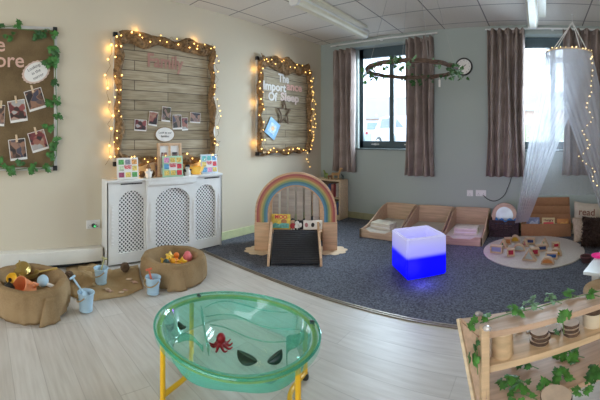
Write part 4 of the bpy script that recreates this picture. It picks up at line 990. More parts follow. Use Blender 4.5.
A_ = {k: acr(k, c) for k, c in dict(lilac=(.45, .45, .75), green=(.08, .35, .12), orange=(.8, .35, .12), yellow=(.8, .5, .05), clear=(.65, .7, .66), red=(.65, .05, .10), navy=(.07, .10, .28), blue=(.06, .18, .55), pink=(.75, .25, .3)).items()}
for lab, sh, xa, xb, yb, ya, c_ in (
    ('lilac oblong block at edge of round rug', 'rect', 490.5, 503, 253.5, 245, 'lilac'), ('bright green triangle block behind lilac oblong block', 'triangle', 498.5, 508, 248.5, 238.5, 'green'),
    ('small orange square block beside yellow half round block', 'square', 504.5, 511, 245, 237.5, 'orange'), ('yellow half round block touching back edge of rug', 'half', 510.5, 520, 242.5, 235, 'yellow'),
    ('clear half round block near middle of round rug', 'half', 513, 525, 251.5, 243.5, 'clear'), ('red square block beside lilac oblong block', 'square', 507, 514.5, 256.5, 248, 'red'),
    ('pink triangle block at back middle of round rug', 'triangle', 521, 529, 247, 237, 'pink'), ('navy oblong block at back middle of round rug', 'rect', 526.5, 535, 244.5, 238, 'navy'),
    ('dark green triangle block behind navy oblong block', 'triangle', 540, 549, 247.5, 237.5, 'green'), ('navy oblong block in front of dark green triangle', 'rect', 535, 547, 251.5, 244.5, 'navy'),
    ('tiny red square block behind yellow half round block', 'square', 552, 559.5, 248.5, 243, 'red'), ('yellow half round block behind bright blue oblong block', 'half', 550, 562, 256, 248, 'yellow'),
    ('bright blue oblong block on round rug', 'rect', 545.5, 557.5, 259.5, 252, 'blue'), ('orange half round block in front of blue oblong', 'half', 541, 554.5, 264.5, 256.5, 'orange'),
    ('large clear triangle block at front middle of round rug', 'triangle', 522, 537, 261, 247, 'clear'), ('pink red square block touching large clear triangle', 'square', 530.5, 539, 256, 247.5, 'red')):
    block(lab, sh, xa, xb, yb, ya, A_[c_])

# ------------------------------------------------------------------ basket, book display, cushions
t = thing('wicker_basket', 'dark wicker basket holding round mirror and blue cloth', 'basket', (-.455, 4.66, .008)); dkb = M('dark_wicker', (.045, .025, .03), .7, .4, 50, bump=.8)
b = BM(); w, d_, h = .36, .28, .20
for s in (-1, 1):
    for k in range(7):
        z = .015 + k * .028
        box(b, (0, s * d_ / 2, z), (w, .02, .024), bev=.008); box(b, (s * w / 2, 0, z), (.02, d_, .024), bev=.008)
    for k in range(7): box(b, (-w / 2 + k * w / 6, s * (d_ / 2 + .004), h / 2), (.014, .022, h), bev=.004)
box(b, (0, 0, .01), (w, d_, .02)); obj('weave', b, dkb, t); obj('rim', tube(BM(), [(-w / 2, -d_ / 2, h), (w / 2, -d_ / 2, h), (w / 2, d_ / 2, h), (-w / 2, d_ / 2, h)], .014, 8, closed=True), dkb, t)
t = thing('round_mirror', 'round wooden framed mirror leaning in wicker basket', 'mirror', (-.46, 4.65, .13), rot=(-.12, 0, 0))
obj('frame', lathe(BM(), [(.115, -.012), (.165, -.012), (.17, 0), (.165, .012), (.115, .012), (.115, -.012)], (0, 0, .12), 40, (PI / 2, 0, 0)), M('pinkish_ply', (.52, .36, .28), .6, .1), t)
obj('glass', lathe(BM(), [(0, -.004), (.118, -.004), (.118, .004), (0, .004)], (0, 0, .12), 40, (PI / 2, 0, 0)), M('mirror_face', (.50, .56, .60), .3, .15, 8, metal=.2), t)
b = BM()
def sc(u, v): return Vector(((u - .5) * .26, -.03 + .05 * math.sin(v * PI) * math.cos(u * 6), .0 + .05 * math.sin(v * PI) + .018 * math.sin(u * 17 + v * 4) + .012))
sheet(b, sc, 24, 8); tag(obj('blue_cloth', b, M('royal_blue_cloth', (.04, .20, .52), .8, .3, 30), loc=(-.44, 4.585, .165), solid=.006), 'bright blue cloth in front of mirror in basket', 'cloth')

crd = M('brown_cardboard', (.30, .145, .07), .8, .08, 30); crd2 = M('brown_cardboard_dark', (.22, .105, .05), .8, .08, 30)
x0, x1, yf, yb_ = -.235, .405, 4.55, 4.84
t = thing('book_display', 'stepped brown cardboard book display under white canopy', 'book display', ((x0 + x1) / 2, yf, .008)); w = x1 - x0
pr = [(0, 0), (.29, 0), (.29, .46), (.25, .46), (.19, .375), (.13, .295), (.07, .225), (0, .165)]
for s in (-1, 1): obj('side', prism(BM(), pr, .012, Matrix.Translation((s * (w / 2 - .006), 0, 0)) @ Matrix.Rotation(PI / 2, 4, 'Z') @ Matrix.Translation((0, -.006, 0))), crd, t, smooth=False)
for y, z in ((0.006, .165), (.10, .27), (.18, .36), (.27, .46)): obj('tier_front', box(BM(), (0, y, z - (.0825 if y < .05 else .06)), (w - .022, .010, .165 if y < .05 else .12), bev=.002), crd if y < .05 else crd, t)
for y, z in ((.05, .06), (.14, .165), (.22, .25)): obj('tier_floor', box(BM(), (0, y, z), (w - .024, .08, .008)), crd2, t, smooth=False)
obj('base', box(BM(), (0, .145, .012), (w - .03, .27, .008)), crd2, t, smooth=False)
for lab, x, wd, hh, m_, ttl in (('blue grey picture book in cardboard display', 533, .17, .165, M('bluegrey_cover', (.16, .18, .30), .5, .5, 20), None), ('cream picture book with red title in cardboard display', 548.5, .165, .16, M('cream_cover', (.55, .42, .22), .5, .1), 'Hungry'), ('orange picture book in cardboard display', 563, .15, .145, M('orange_cover', (.46, .17, .03), .5, .1), None)):
    bt = thing('picture_book', lab, 'book', (BP(x, 200, 4.60).x, 4.605, .077), rot=(-.16, 0, 0)); obj('cover', box(BM(), (0, 0, hh / 2), (wd, .010, hh), bev=.002), m_, bt); obj('pages', box(BM(), (.002, .006, hh / 2), (wd - .01, .009, hh - .01)), whitepaper, bt)
    if ttl: text('title', ttl, .042, M('title_dark', (.15, .03, .03), .5, .1), bt, (0, -.006, hh - .030), ext=.0005, bold=.001); obj('cover_art', box(BM(), (0, -.006, hh * .45), (wd * .8, .003, hh * .4)), M('title_red', (.65, .05, .08)), bt, smooth=False)
    else: obj('cover_art', prism(BM(), [(-wd * .4, .06), (-wd * .1, hh * .75), (wd * .15, hh * .62), (wd * .4, hh * .85), (wd * .4, .06)], .003, Matrix.Translation((0, -.008, 0))), M('art_' + lab[:6], (.35, .38, .5) if 'blue' in lab else (.6, .3, .06), .5, .3, 30), bt, smooth=False)

def cushion(name, label, loc, rot, w, h, th, m, fluffy=False):
    t = thing(name, label, 'cushion', loc, rot=rot); b = BM(); n = 20
    for side in (-1, 1):
        def cf(u, v):
            a, c_ = abs(2 * u - 1), abs(2 * v - 1); puff = (1 - a ** 3) * (1 - c_ ** 3); pin = .06 * (1 - puff)
            return Vector(((u - .5) * w * (1 - .10 * (1 - c_ * c_) * a), side * th / 2 * max(0, puff) ** .6, h / 2 + (v - .5) * h * (1 - .10 * (1 - a * a) * c_)))
        sheet(b, cf, n, n)
    bmesh.ops.remove_doubles(b, verts=b.verts, dist=.0008); bmesh.ops.recalc_face_normals(b, faces=b.faces)
    obj('cushion_cover', b, m, t)
    pp = [((u - .5) * w * (1 - .10 * (1 - (2 * v - 1) ** 2) * abs(2 * u - 1)), 0, h / 2 + (v - .5) * h * (1 - .10 * (1 - (2 * u - 1) ** 2) * abs(2 * v - 1))) for u, v in [(k / 12, 0) for k in range(12)] + [(1, k / 12) for k in range(12)] + [(1 - k / 12, 1) for k in range(12)] + [(0, 1 - k / 12) for k in range(12)]]
    obj('piping', tube(BM(), pp, .005, 6, closed=True), m, t)
    if fluffy:
        fb = BM(); rr = random.Random(2)
        for _ in range(1400):
            u, v = rr.random(), rr.random(); a, c_ = abs(2 * u - 1), abs(2 * v - 1); s = rr.choice((-1, -1, 1))
            p_ = Vector(((u - .5) * w, s * th / 2 * max(0, (1 - a ** 3) * (1 - c_ ** 3)) ** .6, v * h)); dd = Vector((rr.uniform(-.5, .5) + (u - .5), s * .8, rr.uniform(-1.2, .3))).normalized() * .04
            sd = dd.orthogonal().normalized() * .006; q = [fb.verts.new(p_ + sd), fb.verts.new(p_ - sd), fb.verts.new(p_ + dd)]; fb.faces.new(q)
        o = obj('fur', fb, m, t, smooth=False); o['kind'] = 'stuff'
    return t
creamf = M('cream_canvas', (.52, .45, .36), .9, .07, 20, bump=.3)
cu = cushion('cushion', 'cream cushion with lettering leaning in corner beside book display', (.62, 4.60, .01), (-.28, .06, -.15), .40, .42, .14, creamf)
text('lettering', 'read', .12, M('brown_stitch', (.22, .10, .07), .8, .1), cu, (-.02, -.078, .28), ext=.001, bold=.002)
cushion('cushion', 'plain beige cushion lying in front of lettered one', (.585, 4.30, .01), (-.45, 0, .1), .34, .30, .12, M('beige_knit', (.47, .37, .28), .9, .15, 40, bump=.5))
cushion('fluffy_cushion', 'dark brown fluffy cushion on carpet beside round rug', (.655, 4.08, .01), (-.25, .05, -.1), .34, .34, .16, M('brown_fur', (.05, .028, .022), .9, .4, 60), True)
t = thing('dark_bowl', 'small dark brown bowl beside white table and rug', 'bowl', FP(586, 262, .008), 0)
obj('bowl', lathe(BM(), [(0, 0), (.04, 0), (.058, .03), (.06, .06), (.054, .06), (.050, .03), (.035, .010), (0, .010)], seg=28), M('dark_brown_pot', (.07, .035, .035), .5, .3), t); obj('rim', tube(BM(), [(.057 * math.cos(2 * PI * k / 28), .057 * math.sin(2 * PI * k / 28), .06) for k in range(28)], .007, 6, closed=True), M('plum_rim', (.14, .05, .06), .5, .1), t)

# white table at right edge
zt = .42; pA = FP(583, 271.5, zt); pB = FP(601, 249.5, zt)
t = thing('white_table', 'low white table with pink dish behind display shelf', 'table', (pA.x, pA.y, 0), 0)
ux = (pB - pA); ux.z = 0; Lx = .62; ux.normalize(); uy = Vector((ux.y, -ux.x, 0))
rz = math.atan2(ux.y, ux.x); t.rotation_euler = (0, 0, rz)
obj('tabletop', box(BM(), (.31, -.31, zt - .011), (.62, .62, .022), bev=.004), M('white_laminate', (.78, .84, .88), .3, .02), t)
for x in (.07, .55):
    for y in (-.07, -.55): obj('leg', box(BM(), (x, y, (zt - .02) / 2 + .004), (.05, .05, zt - .028), bev=.005), white, t)
for y in (-.05, -.57): obj('apron', box(BM(), (.31, y, zt - .06), (.5, .018, .08)), white, t, smooth=False)
pk = FP(599, 256.5, zt); t = thing('pink_dish', 'bright pink round dish on white table', 'dish', pk)
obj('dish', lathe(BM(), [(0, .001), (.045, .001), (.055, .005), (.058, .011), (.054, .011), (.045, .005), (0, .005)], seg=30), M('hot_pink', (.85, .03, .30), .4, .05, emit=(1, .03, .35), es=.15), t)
obj('puck', lathe(BM(), [(0, .014), (.024, .013), (.028, .008), (.026, .005), (0, .005)], seg=20), M('hot_pink', (.85, .03, .30)), t)

# woven stool behind the foreground shelf
t = thing('wicker_stool', 'round wicker topped stool between display shelf and white table', 'stool', FP(601, 291, .36) - Vector((-.06, .0, .36)))
obj('seat', lathe(BM(), [(0, .34), (.10, .345), (.14, .36), (.165, .37), (.17, .355), (.16, .33), (0, .32)], seg=40), mat_burlap('wicker_tan', (.40, .28, .17), (.58, .44, .30)), t)
for k in range(4):
    a = PI / 4 + k * PI / 2; obj('leg', tube(BM(), [(.10 * math.cos(a), .10 * math.sin(a), .33), (.14 * math.cos(a), .14 * math.sin(a), .010)], .014, 8), palewood, t)

# ------------------------------------------------------------------ canopy
gauze = mat_trans('white_gauze', (.72, .74, .79), .56, .5, 0, .3)
gauze_thin = mat_trans('white_gauze_thin', (.72, .74, .79), .76, .5, 0, .3)
cc = Vector((.362, 4.37, 2.315)); cr_ = .285
t = thing('canopy', 'white gauze bed canopy with ring, hanging before window and book display', 'canopy', cc)
obj('ring', tube(BM(), [(cr_ * math.cos(2 * PI * k / 40), cr_ * math.sin(2 * PI * k / 40), 0) for k in range(40)], .011, 8, closed=True), M('cane_ring', (.62, .50, .38), .6, .1), t)
apex = Vector((.05, .06, HZ - .095 - cc.z))
for k in range(4):
    a = PI / 4 + k * PI / 2; obj('hanging_cord', tube(BM(), [(cr_ * math.cos(a), cr_ * math.sin(a), 0), apex], .006, 6), whitepaper, t)
obj('ceiling_hook', lathe(BM(), [(0, -.012), (.008, -.010), (.010, .0), (.004, .006), (.004, .085), (.016, .088), (.016, .0945), (0, .0945)], apex, 12), wplastic, t)
def drape(nm, a0, a1, b0, b1, nf, amp, mat, bow=0.0, zt_=.0):
    b = BM()
    def fn(u, v):
        a = math.radians(a0 + (a1 - a0) * u); tp = Vector((cr_ * math.cos(a), cr_ * math.sin(a), zt_)); bt = Vector(b0).lerp(Vector(b1), u) - cc
        s = v ** 1.05; q = tp.lerp(bt, s); q.z -= .0
        wv = math.sin(u * nf * 2 * PI + 1.3 * math.sin(v * 3)); nrm = Vector((math.cos(a), math.sin(a), 0)).lerp(Vector((.2, -1, 0)), v).normalized()
        return q + nrm * wv * amp * (.35 + .65 * v) + Vector((0, -bow * math.sin(v * PI), 0))
    sheet(b, fn, nf * 10, 26); return obj(nm, b, mat, t)
drape('drape', 0, -180, (-.14, 4.40, .24), (-.31, 4.47, .20), 9, .018, gauze, .03)
drape('drape', -180, -0, (.80, 4.25, .20), (1.12, 4.35, .20), 9, .018, gauze, .06)
drape('back_drape', 10, 170, (.85, 4.50, .55), (-.05, 4.53, .55), 12, .016, gauze_thin)
b = BM()
def vf(u, v): a = 2 * PI * u; return Vector(((cr_ + .006 + .012 * math.sin(u * 60) * v) * math.cos(a), (cr_ + .006 + .012 * math.sin(u * 60) * v) * math.sin(a), -v * .17))
sheet(b, vf, 120, 5); obj('valance', b, gauze, t)
top_r = [(cc.x + cr_ * 1.04 * math.cos(a), cc.y + cr_ * 1.04 * math.sin(a), cc.z + .012) for a in [-PI + PI * k / 8 for k in range(9)]]
dl = [BP(x, y, 4.02) for x, y in ((591, 60), (592.5, 80), (590, 95), (587, 108), (593, 118), (582, 132), (590, 145), (579, 158), (595, 170), (592, 178), (598, 188))]
fairy('fairy_light_string', 'warm fairy lights hung round canopy ring and drape', [*top_r, *dl], 48, (.012, .012, .012), None, bulb_soft)

# ------------------------------------------------------------------ hanging hoop with greenery
hc = Vector((-1.323, 3.53, 2.0)); hr = .475
t = thing('hanging_hoop', 'large wooden hoop with trailing greenery hanging from ceiling', 'hanging hoop', hc)
b = BM()
for k in range(3): tube(b, [((hr + .014 * math.cos(5 * a + k * 2.1)) * math.cos(a), (hr + .014 * math.cos(5 * a + k * 2.1)) * math.sin(a), .014 * math.sin(5 * a + k * 2.1)) for a in [2 * PI * j / 60 for j in range(60)]], .011, 6, closed=True)
obj('hoop', b, M('twig_hoop', (.13, .085, .065), .8, .35, 30), t)
for a in (.4, 2.2, 3.9, 5.4):
    p0 = Vector((hr * math.cos(a), hr * math.sin(a), 0)); q = Vector((.25 * math.cos(a), .25 * math.sin(a), HZ - hc.z - .005)); obj('rope', tube(BM(), [p0, q], .0018, 5), M('grey_twine', (.42, .42, .41), .8, .1), t)
obj('paper_tag', prism(BM(), [(-.012, -.09), (.012, -.09), (.012, -.01), (0, .0), (-.012, -.01)], .002, TR((hr * math.cos(1.19), hr * math.sin(1.19), -.04), (0, 0, .4))), whitepaper, t, smooth=False)
obj('tag_string', tube(BM(), [(hr * math.cos(1.19), hr * math.sin(1.19), 0), (hr * math.cos(1.19), hr * math.sin(1.19), -.05)], .002, 5), whitepaper, t)
for a, k, r_ in ((.0, 22, .085), (.22, 22, .09), (1.8, 20, .08), (4.75, 16, .09), (3.3, 14, .09), (.5, 8, .06), (-.3, 8, .05), (1.0, 6, .05), (1.5, 7, .05), (2.1, 8, .05), (2.7, 7, .05), (3.14, 14, .07), (3.5, 10, .06), (3.9, 7, .05), (4.4, 8, .05), (4.8, 14, .07), (5.1, 9, .06), (5.6, 5, .04)):
    b = BM(); q = Vector((hr * math.cos(a), hr * math.sin(a), -.01))
    for _ in range(k): leaf(b, q + Vector((rnd(-1, 1), rnd(-1, 1), rnd(-1, .6))) * r_, rnd(.03, .052), (rnd(-1, 1), rnd(-1, 0), rnd(-1, 1)), rnd(0, 6))
    obj('leaf_cluster', b, random.choice((leaf1, leaf2, leaf3)), t)

# ------------------------------------------------------------------ water table
WC = Vector((-1.365, 1.185, 0)); ZR = .335; RR = .388
teal = mat_trans('teal_clear_plastic', (.22, .76, .63), .72, .08, .12, .3, tint=(.74, .99, .89))
teal_edge = mat_trans('teal_rim_plastic', (.26, .78, .66), .74, .08, .15, .3, tint=(.72, .97, .88))
teal_wall = mat_trans('teal_wall_plastic', (.12, .62, .50), .62, .08, .15, .35, tint=(.55, .93, .80))
olive = M('olive_ring', (.42, .42, .06), .4, .1); yel = M('yellow_steel', (.85, .48, .02), .35, .05)
EC, EA = .07, math.radians(15.4)
def ov(a): return 1 + EC * math.cos(2 * (a - EA))          # slightly oval outline
t = thing('water_table', 'oval clear teal water tray on yellow legs', 'water table', WC)
def tubfn(r, z, a):
    d = max(0, min(1, (ZR - .03 - z) / .06))
    return r * ov(a) * (1 + d * (.05 * math.sin(3 * a + .6) + .03 * math.sin(5 * a + 2))), z
def tz(x, y):
    """tray floor height: shallow terraces to the far side, a raised shelf on the left"""
    s = x * .1 + y
    h = .19
    for e, st in ((.02, .008), (.12, .008), (.2, .010)): h += st / (1 + math.exp(-(s + .03 * math.sin(11 * x) - e) * 130))
    h += .04 / (1 + math.exp((x * .95 + y * .3 + .20 + .02 * math.sin(14 * y)) * 90))
    return h
def in_tub(x, y, zoff=.0, zg=.2):
    for _ in range(6):
        q = FP(x, y, zg); zg = tz(q.x - WC.x, q.y - WC.y)
    q = FP(x, y, zg); q.z += zoff; return q
b = BM(); prof = [(RR * 1.05, ZR - .035), (RR * 1.055, ZR - .012), (RR * 1.03, ZR), (RR * .97, ZR), (RR * .94, ZR - .012), (RR * .91, ZR - .05), (RR * .86, ZR - .10), (RR * .80, .20)]
lathe(b, prof[4:], seg=96, fn=tubfn); obj('tray_wall', b, teal_wall, t)
obj('tray_lip', lathe(BM(), prof[:5], seg=96, fn=tubfn), mat_trans('teal_lip_plastic', (.26, .78, .66), .80, .08, .12, .3, tint=(.74, .98, .88)), t)
b = BM(); n_a, n_r = 96, 26; g = []
for i in range(n_a):
    a = 2 * PI * i / n_a; rr_, _ = tubfn(RR * .80, .20, a); row = []
    for j in range(1, n_r + 1):
        r_ = rr_ * j / n_r; x, y = r_ * math.cos(a), r_ * math.sin(a); z = tz(x, y); k = max(0, (j / n_r - .9) / .1); row.append(b.verts.new((x, y, z * (1 - k) + .20 * k)))
    g.append(row)
cv = b.verts.new((0, 0, tz(0, 0)))
for i in range(n_a):
    A, B_ = g[i], g[(i + 1) % n_a]; b.faces.new((cv, A[0], B_[0]))
    for j in range(n_r - 1): b.faces.new((A[j], A[j + 1], B_[j + 1], B_[j]))
obj('tray_floor', b, teal, t)
def oring(f, z, n=90): return [(RR * f * ov(2 * PI * k / n) * math.cos(2 * PI * k / n), RR * f * ov(2 * PI * k / n) * math.sin(2 * PI * k / n), z) for k in range(n)]
obj('rim_lip', tube(BM(), oring(1.045, ZR - .004), .006, 8, closed=True), teal_wall, t)
obj('ring_frame', tube(BM(), oring(.985, ZR - .022), .0125, 10, closed=True), olive, t)
def smooth_path(P_, it=2):
    for _ in range(it):
        q = [P_[0]]
        for a_, c_ in zip(P_, P_[1:]): q += [a_ * .75 + c_ * .25, a_ * .25 + c_ * .75]
        P_ = q + [P_[-1]]
    return P_
for px in (((205, 308), (214, 303), (226, 301), (240, 304), (262, 311), (288, 313)), ((206, 317), (225, 314), (240, 317), (258, 326), (275, 329), (303, 330)), ((210, 325), (227, 328), (247, 338), (268, 343), (285, 342), (298, 341))):
    pts = smooth_path([in_tub(x, y, .003) - WC for x, y in px]); obj('ridge', tube(BM(), pts, .0032, 6), teal_edge, t)
def fin(px, h1, wave=.012):
    P_ = smooth_path([in_tub(x, y) - WC for x, y in px]); b = BM()
    def ff(u, v):
        f = u * (len(P_) - 1); i = min(int(f), len(P_) - 2); p_ = P_[i].lerp(P_[i + 1], f - i); return Vector((p_.x, p_.y, p_.z + (h1 + wave * math.sin(u * 7)) * v))
    sheet(b, ff, 30, 3); obj('divider', b, teal_edge, t, solid=.004)
fin([(201, 314), (203, 325), (205, 336), (207, 348), (209, 356)], .05)
fin([(287, 366), (286, 356), (289, 350), (298, 347), (303, 340), (310, 336)], .075)
fin([(178, 343), (186, 340), (194, 341), (199, 346), (203, 352)], .03)
# four legs and the two curved floor bars
lg = [math.radians(2), math.radians(58), math.radians(180), math.radians(247)]; lr = RR * .965
for a in lg:
    x, y = lr * ov(a) * math.cos(a), lr * ov(a) * math.sin(a)
    o = obj('leg', tube(BM(), [(x, y, ZR - .03), (x, y, .002)], .0135, 10), yel, t)
    if a == lg[1]: obj('foot_cap', lathe(BM(), [(0, 0), (.018, 0), (.02, .012), (.018, .03), (0, .03)], (x, y, .001), 14), black, o)
for a, c_ in ((lg[0], lg[1]), (lg[3], lg[2])):
    p0 = Vector((lr * ov(a) * math.cos(a), lr * ov(a) * math.sin(a), .035)); p1 = Vector((lr * ov(c_) * math.cos(c_), lr * ov(c_) * math.sin(c_), .035)); pts = []
    for k in range(15): u = k / 14; q = p0.lerp(p1, u); q -= Vector((q.x, q.y, 0)).normalized() * (.06 * math.sin(PI * u)); pts.append(q)
    obj('floor_bar', tube(BM(), pts, .0125, 10), yel, t)
for a in (.86, 3.0): obj('clip', box(BM(), (RR * ov(a) * math.cos(a), RR * ov(a) * math.sin(a), ZR - .012), (.025, .018, .03), (0, 0, a), bev=.004), black, t)
# octopus
red = M('octopus_red', (.30, .012, .02), .4, .25); q = in_tub(221, 348, .001); t = thing('toy_octopus', 'red toy octopus sitting in water tray', 'toy octopus', q, -.7); t.scale = (.8, .8, .8)
b = BM(); sph(b, (0, 0, .062), .030, (1, 1, 1.15), (-.2, 0, 0), seg=18); sph(b, (0, -.004, .028), .026, (1.1, 1.1, .8), seg=16)
for k in range(8):
    a = k * PI / 4 + .2; L_ = rnd(.055, .075); d = Vector((math.cos(a), math.sin(a), 0)); s = Vector((-d.y, d.x, 0)) * rnd(-.02, .02)
    tube(b, [d * .012 + Vector((0, 0, .028)), d * .035 + Vector((0, 0, .022)), d * (L_ * .8) + s * .5 + Vector((0, 0, .009)), d * L_ + s + Vector((0, 0, .012)), d * (L_ + .012) + s * 1.6 + Vector((0, 0, .024))], [.012, .011, .008, .006, .004], 8)
obj('body', b, red, t)
for s in (-1, 1): obj('eye', sph(BM(), (s * .014, -.026, .058), .006, seg=8), black, t)
dg = M('dark_green_rubber', (.012, .045, .028), .3, .4, 40)
def pebble(label, x, y, L_, W_, rz, tilt=0, zg=.2):
    q = in_tub(x, y, .002); t = thing('leaf_toy', label, 'leaf shaped toy', q, rot=(tilt, 0, rz)); b = BM()
    def pf(u, v):
        a = v * 2 * PI; w = math.sin(PI * u) ** .75 * W_ / 2; return Vector(((u - .5) * L_, w * math.cos(a), .30 * w * math.sin(a) * 1.6 + .018 + .02 * (2 * u - 1) ** 2))
    sheet(b, pf, 20, 14); bmesh.ops.remove_doubles(b, verts=b.verts, dist=.0004); obj('leaf_body', b, dg, t)
    obj('midrib', tube(BM(), [((u - .5) * L_ * .95, 0, .30 * math.sin(PI * u) ** .75 * W_ / 2 * 1.6 + .019 + .02 * (2 * u - 1) ** 2) for u in [k / 12 for k in range(1, 12)]], .003, 6), M('leaf_rib', (.05, .10, .07), .4, .1), t)
pebble('largest dark green leaf shaped toy, beside octopus in tray', 247, 364, .135, .075, .05); pebble('upright tilted dark green leaf toy near curved divider of tray', 275, 364, .125, .06, 1.75)
pebble('dark green leaf shaped toy at front of water tray under ring', 270, 384, .09, .05, .6); pebble('smallest dark green leaf toy on raised shelf of tray', 182, 331, .075, .04, .1)

# ------------------------------------------------------------------ foreground shelf unit
shelf_m = wood('shelf_pine', (.58, .40, .24), (.68, .49, .31)); shelf_p = wood('shelf_plank_rosy', (.50, .33, .23), (.60, .42, .30)); rail_m = wood('side_pine', (.66, .52, .34), (.74, .60, .42))
ZT, ZM, ZL = .55, .42, .28
pf = FP(484, 333, ZT); pbk = FP(458.5, 318.7, ZT); pr_ = FP(600, 304, ZT)
dx = (pr_ - pf); dx.z = 0; dx.normalize(); rz = math.atan2(dx.y, dx.x); dy = Vector((-dx.y, dx.x, 0))
t = thing('display_shelf', 'pine display shelf with ivy and wood slices', 'shelf unit', (pf.x, pf.y, 0), rz); tex_ready(); inv = t.matrix_world.inverted(); SW = t.matrix_world
lb = inv @ pbk; dep = lb.y; LEN = .70
obj('top_shelf', prism(BM(), [(0, 0), (LEN, 0), (LEN, dep), (lb.x + .01, dep)], .024, Matrix(((1, 0, 0, 0), (0, 0, 1, 0), (0, 1, 0, ZT - .024), (0, 0, 0, 1)))), shelf_p, t, smooth=False)
obj('middle_shelf', box(BM(), (LEN / 2 + .01, dep / 2 + .04, ZM - .013), (LEN, dep + .08, .026), bev=.003), shelf_m, t)
obj('lower_shelf', box(BM(), (LEN / 2 + .01, .155, ZL - .012), (LEN, .42, .024), bev=.003), shelf_p, t)
obj('post', box(BM(), (.0, -.004, .288), (.032, .036, .576), bev=.003), shelf_m, t)
obj('post', box(BM(), (LEN, -.004, .288), (.032, .036, .576), bev=.003), shelf_m, t)
# left end: sloping back stile, infill panel and two end rails
ex0 = lb; ex1 = inv @ FP(474, 400, ZL)
def endq(p0, p1, za, zb): return None
b = BM(); e = (ex1 - ex0); t0 = ex0; t1 = ex0 + e * (ZT / (ZT - ZL))
tube(b, [(t0.x, t0.y, ZT + .0), (t1.x, t1.y, .0)], .010, 4); obj('back_stile', b, rail_m, t, smooth=False)
b = BM(); vs = [b.verts.new(v) for v in ((t0.x + .01, t0.y - .006, ZT - .01), (-.005, .015, ZT - .03), (-.005, .015, .02), (t1.x + .01, t1.y - .006, .02))]; b.faces.new(vs); obj('end_panel', b, shelf_p, t, smooth=False, solid=.012)
obj('back_post', box(BM(), (LEN, dep, .27), (.032, .032, .54), bev=.003), shelf_m, t)
obj('end_rail', box(BM(), ((t0.x + t1.x) / 2 * .5, dep * .5, .12), (.016, dep * .8, .05), bev=.003), rail_m, t)
def S(x, y, z): return FP(x, y, z)
# wooden slices and pots on the middle shelf
bark_e = M('slice_bark', (.10, .06, .04), .85, .4, 40); slice_f = M('slice_face', (.74, .60, .48), .7, .12, 18)
def slice_(label, loc, r, h=.014):
    t = thing('wood_slice', label, 'wood slice', loc, rnd(0, 6))
    obj('bark', lathe(BM(), [(r * .96, 0), (r, .002), (r, h - .002), (r * .97, h)], seg=30, fn=lambda rr, z, a: (rr * (1 + .03 * math.sin(3 * a) + .015 * math.sin(7 * a)), z)), bark_e, t)
    obj('cut_face', lathe(BM(), [(0, 0), (r * .97, 0), (r * .97, h), (0, h + .0004)], seg=30, fn=lambda rr, z, a: (rr * (1 + .03 * math.sin(3 * a) + .015 * math.sin(7 * a)), z)), slice_f, t)
for k, lab in enumerate(('lowest', 'middle', 'topmost')):
    slice_('wood slice, %s of stack beside cylinder pot' % lab, S(540.5, 341, ZM) + Vector((rnd(-.006, .006), rnd(-.006, .006), k * .0155)), .041)
    slice_('wood slice, %s of stack beside cream pot' % lab, S(570, 333, ZM) + Vector((rnd(-.006, .006), rnd(-.006, .006), k * .0165)), .038)
slice_('single wood slice lying between the two stacks', S(554, 334, ZM) + Vector((.0, .025, 0)), .034, .012)
slice_('large wood slice lying on lower shelf at bottom edge', S(556, 400, ZL) + Vector((0, .0, 0)), .062, .018)
t = thing('log_pot', 'tall pale wooden cylinder pot on middle shelf', 'pot', S(504, 357, ZM) + dy * .02); amber = wood('pot_birch', (.55, .38, .22), (.64, .46, .28))
obj('cylinder', lathe(BM(), [(0, 0), (.042, 0), (.044, .003), (.044, .096), (.040, .096), (.038, .01), (0, .008)], seg=36), amber, t); obj('rim', tube(BM(), [(.042 * math.cos(2 * PI * k / 36), .042 * math.sin(2 * PI * k / 36), .096) for k in range(36)], .003, 6, closed=True), palewood, t)
t = thing('bark_pot', 'cream pot with dark rim on middle shelf', 'pot', S(595, 326, ZM) + dy * .02)
obj('pot_body', lathe(BM(), [(0, 0), (.045, 0), (.047, .003), (.047, .062), (.0, .062)], seg=34), M('cream_wood', (.68, .57, .42), .6, .1), t); obj('dark_rim', lathe(BM(), [(.048, .062), (.049, .064), (.049, .085), (.043, .086), (.04, .065)], seg=34), bark_e, t)
t = thing('red_toy', 'small red toy berry cluster behind slices on middle shelf', 'toy', S(522, 330, ZM) + dy * .02)
b = BM()
for k in range(7): sph(b, (rnd(-.016, .016), rnd(-.012, .012), .012 + .006 * (k % 2)), .011, seg=10)
obj('berries', b, M('berry_red', (.42, .02, .03), .4, .2), t); obj('stalk', tube(BM(), [(0, 0, .02), (.012, 0, .04)], .002, 5), stem_m, t)
t = thing('white_tray', 'white paper tray lying behind wood slices on middle shelf', 'tray', S(540, 331, ZM) + dy * .035, rz)
obj('tray_base', box(BM(), (.02, 0, .003), (.16, .05, .004)), whitepaper, t, smooth=False); obj('tray_edge', box(BM(), (.02, .024, .008), (.16, .003, .014)), whitepaper, t, smooth=False)
clear = mat_trans('clear_crystal', (.8, .75, .75), .55, .05, .4, .2)
for lab, x, y, z in (('clear crystal lump on back corner of top shelf', 478.5, 316, ZT), ('clear crystal lump on post of display shelf', 486.5, 331, ZT + .026)):
    t = thing('crystal', lab, 'crystal', S(x, y, z)); b = BM(); sph(b, (0, 0, .010), .013, (1.2, .9, .8), seg=8); obj('large_facet', b, clear, t, smooth=False); obj('small_facet', sph(BM(), (.012, .003, .007), .008, seg=6), clear, t, smooth=False)
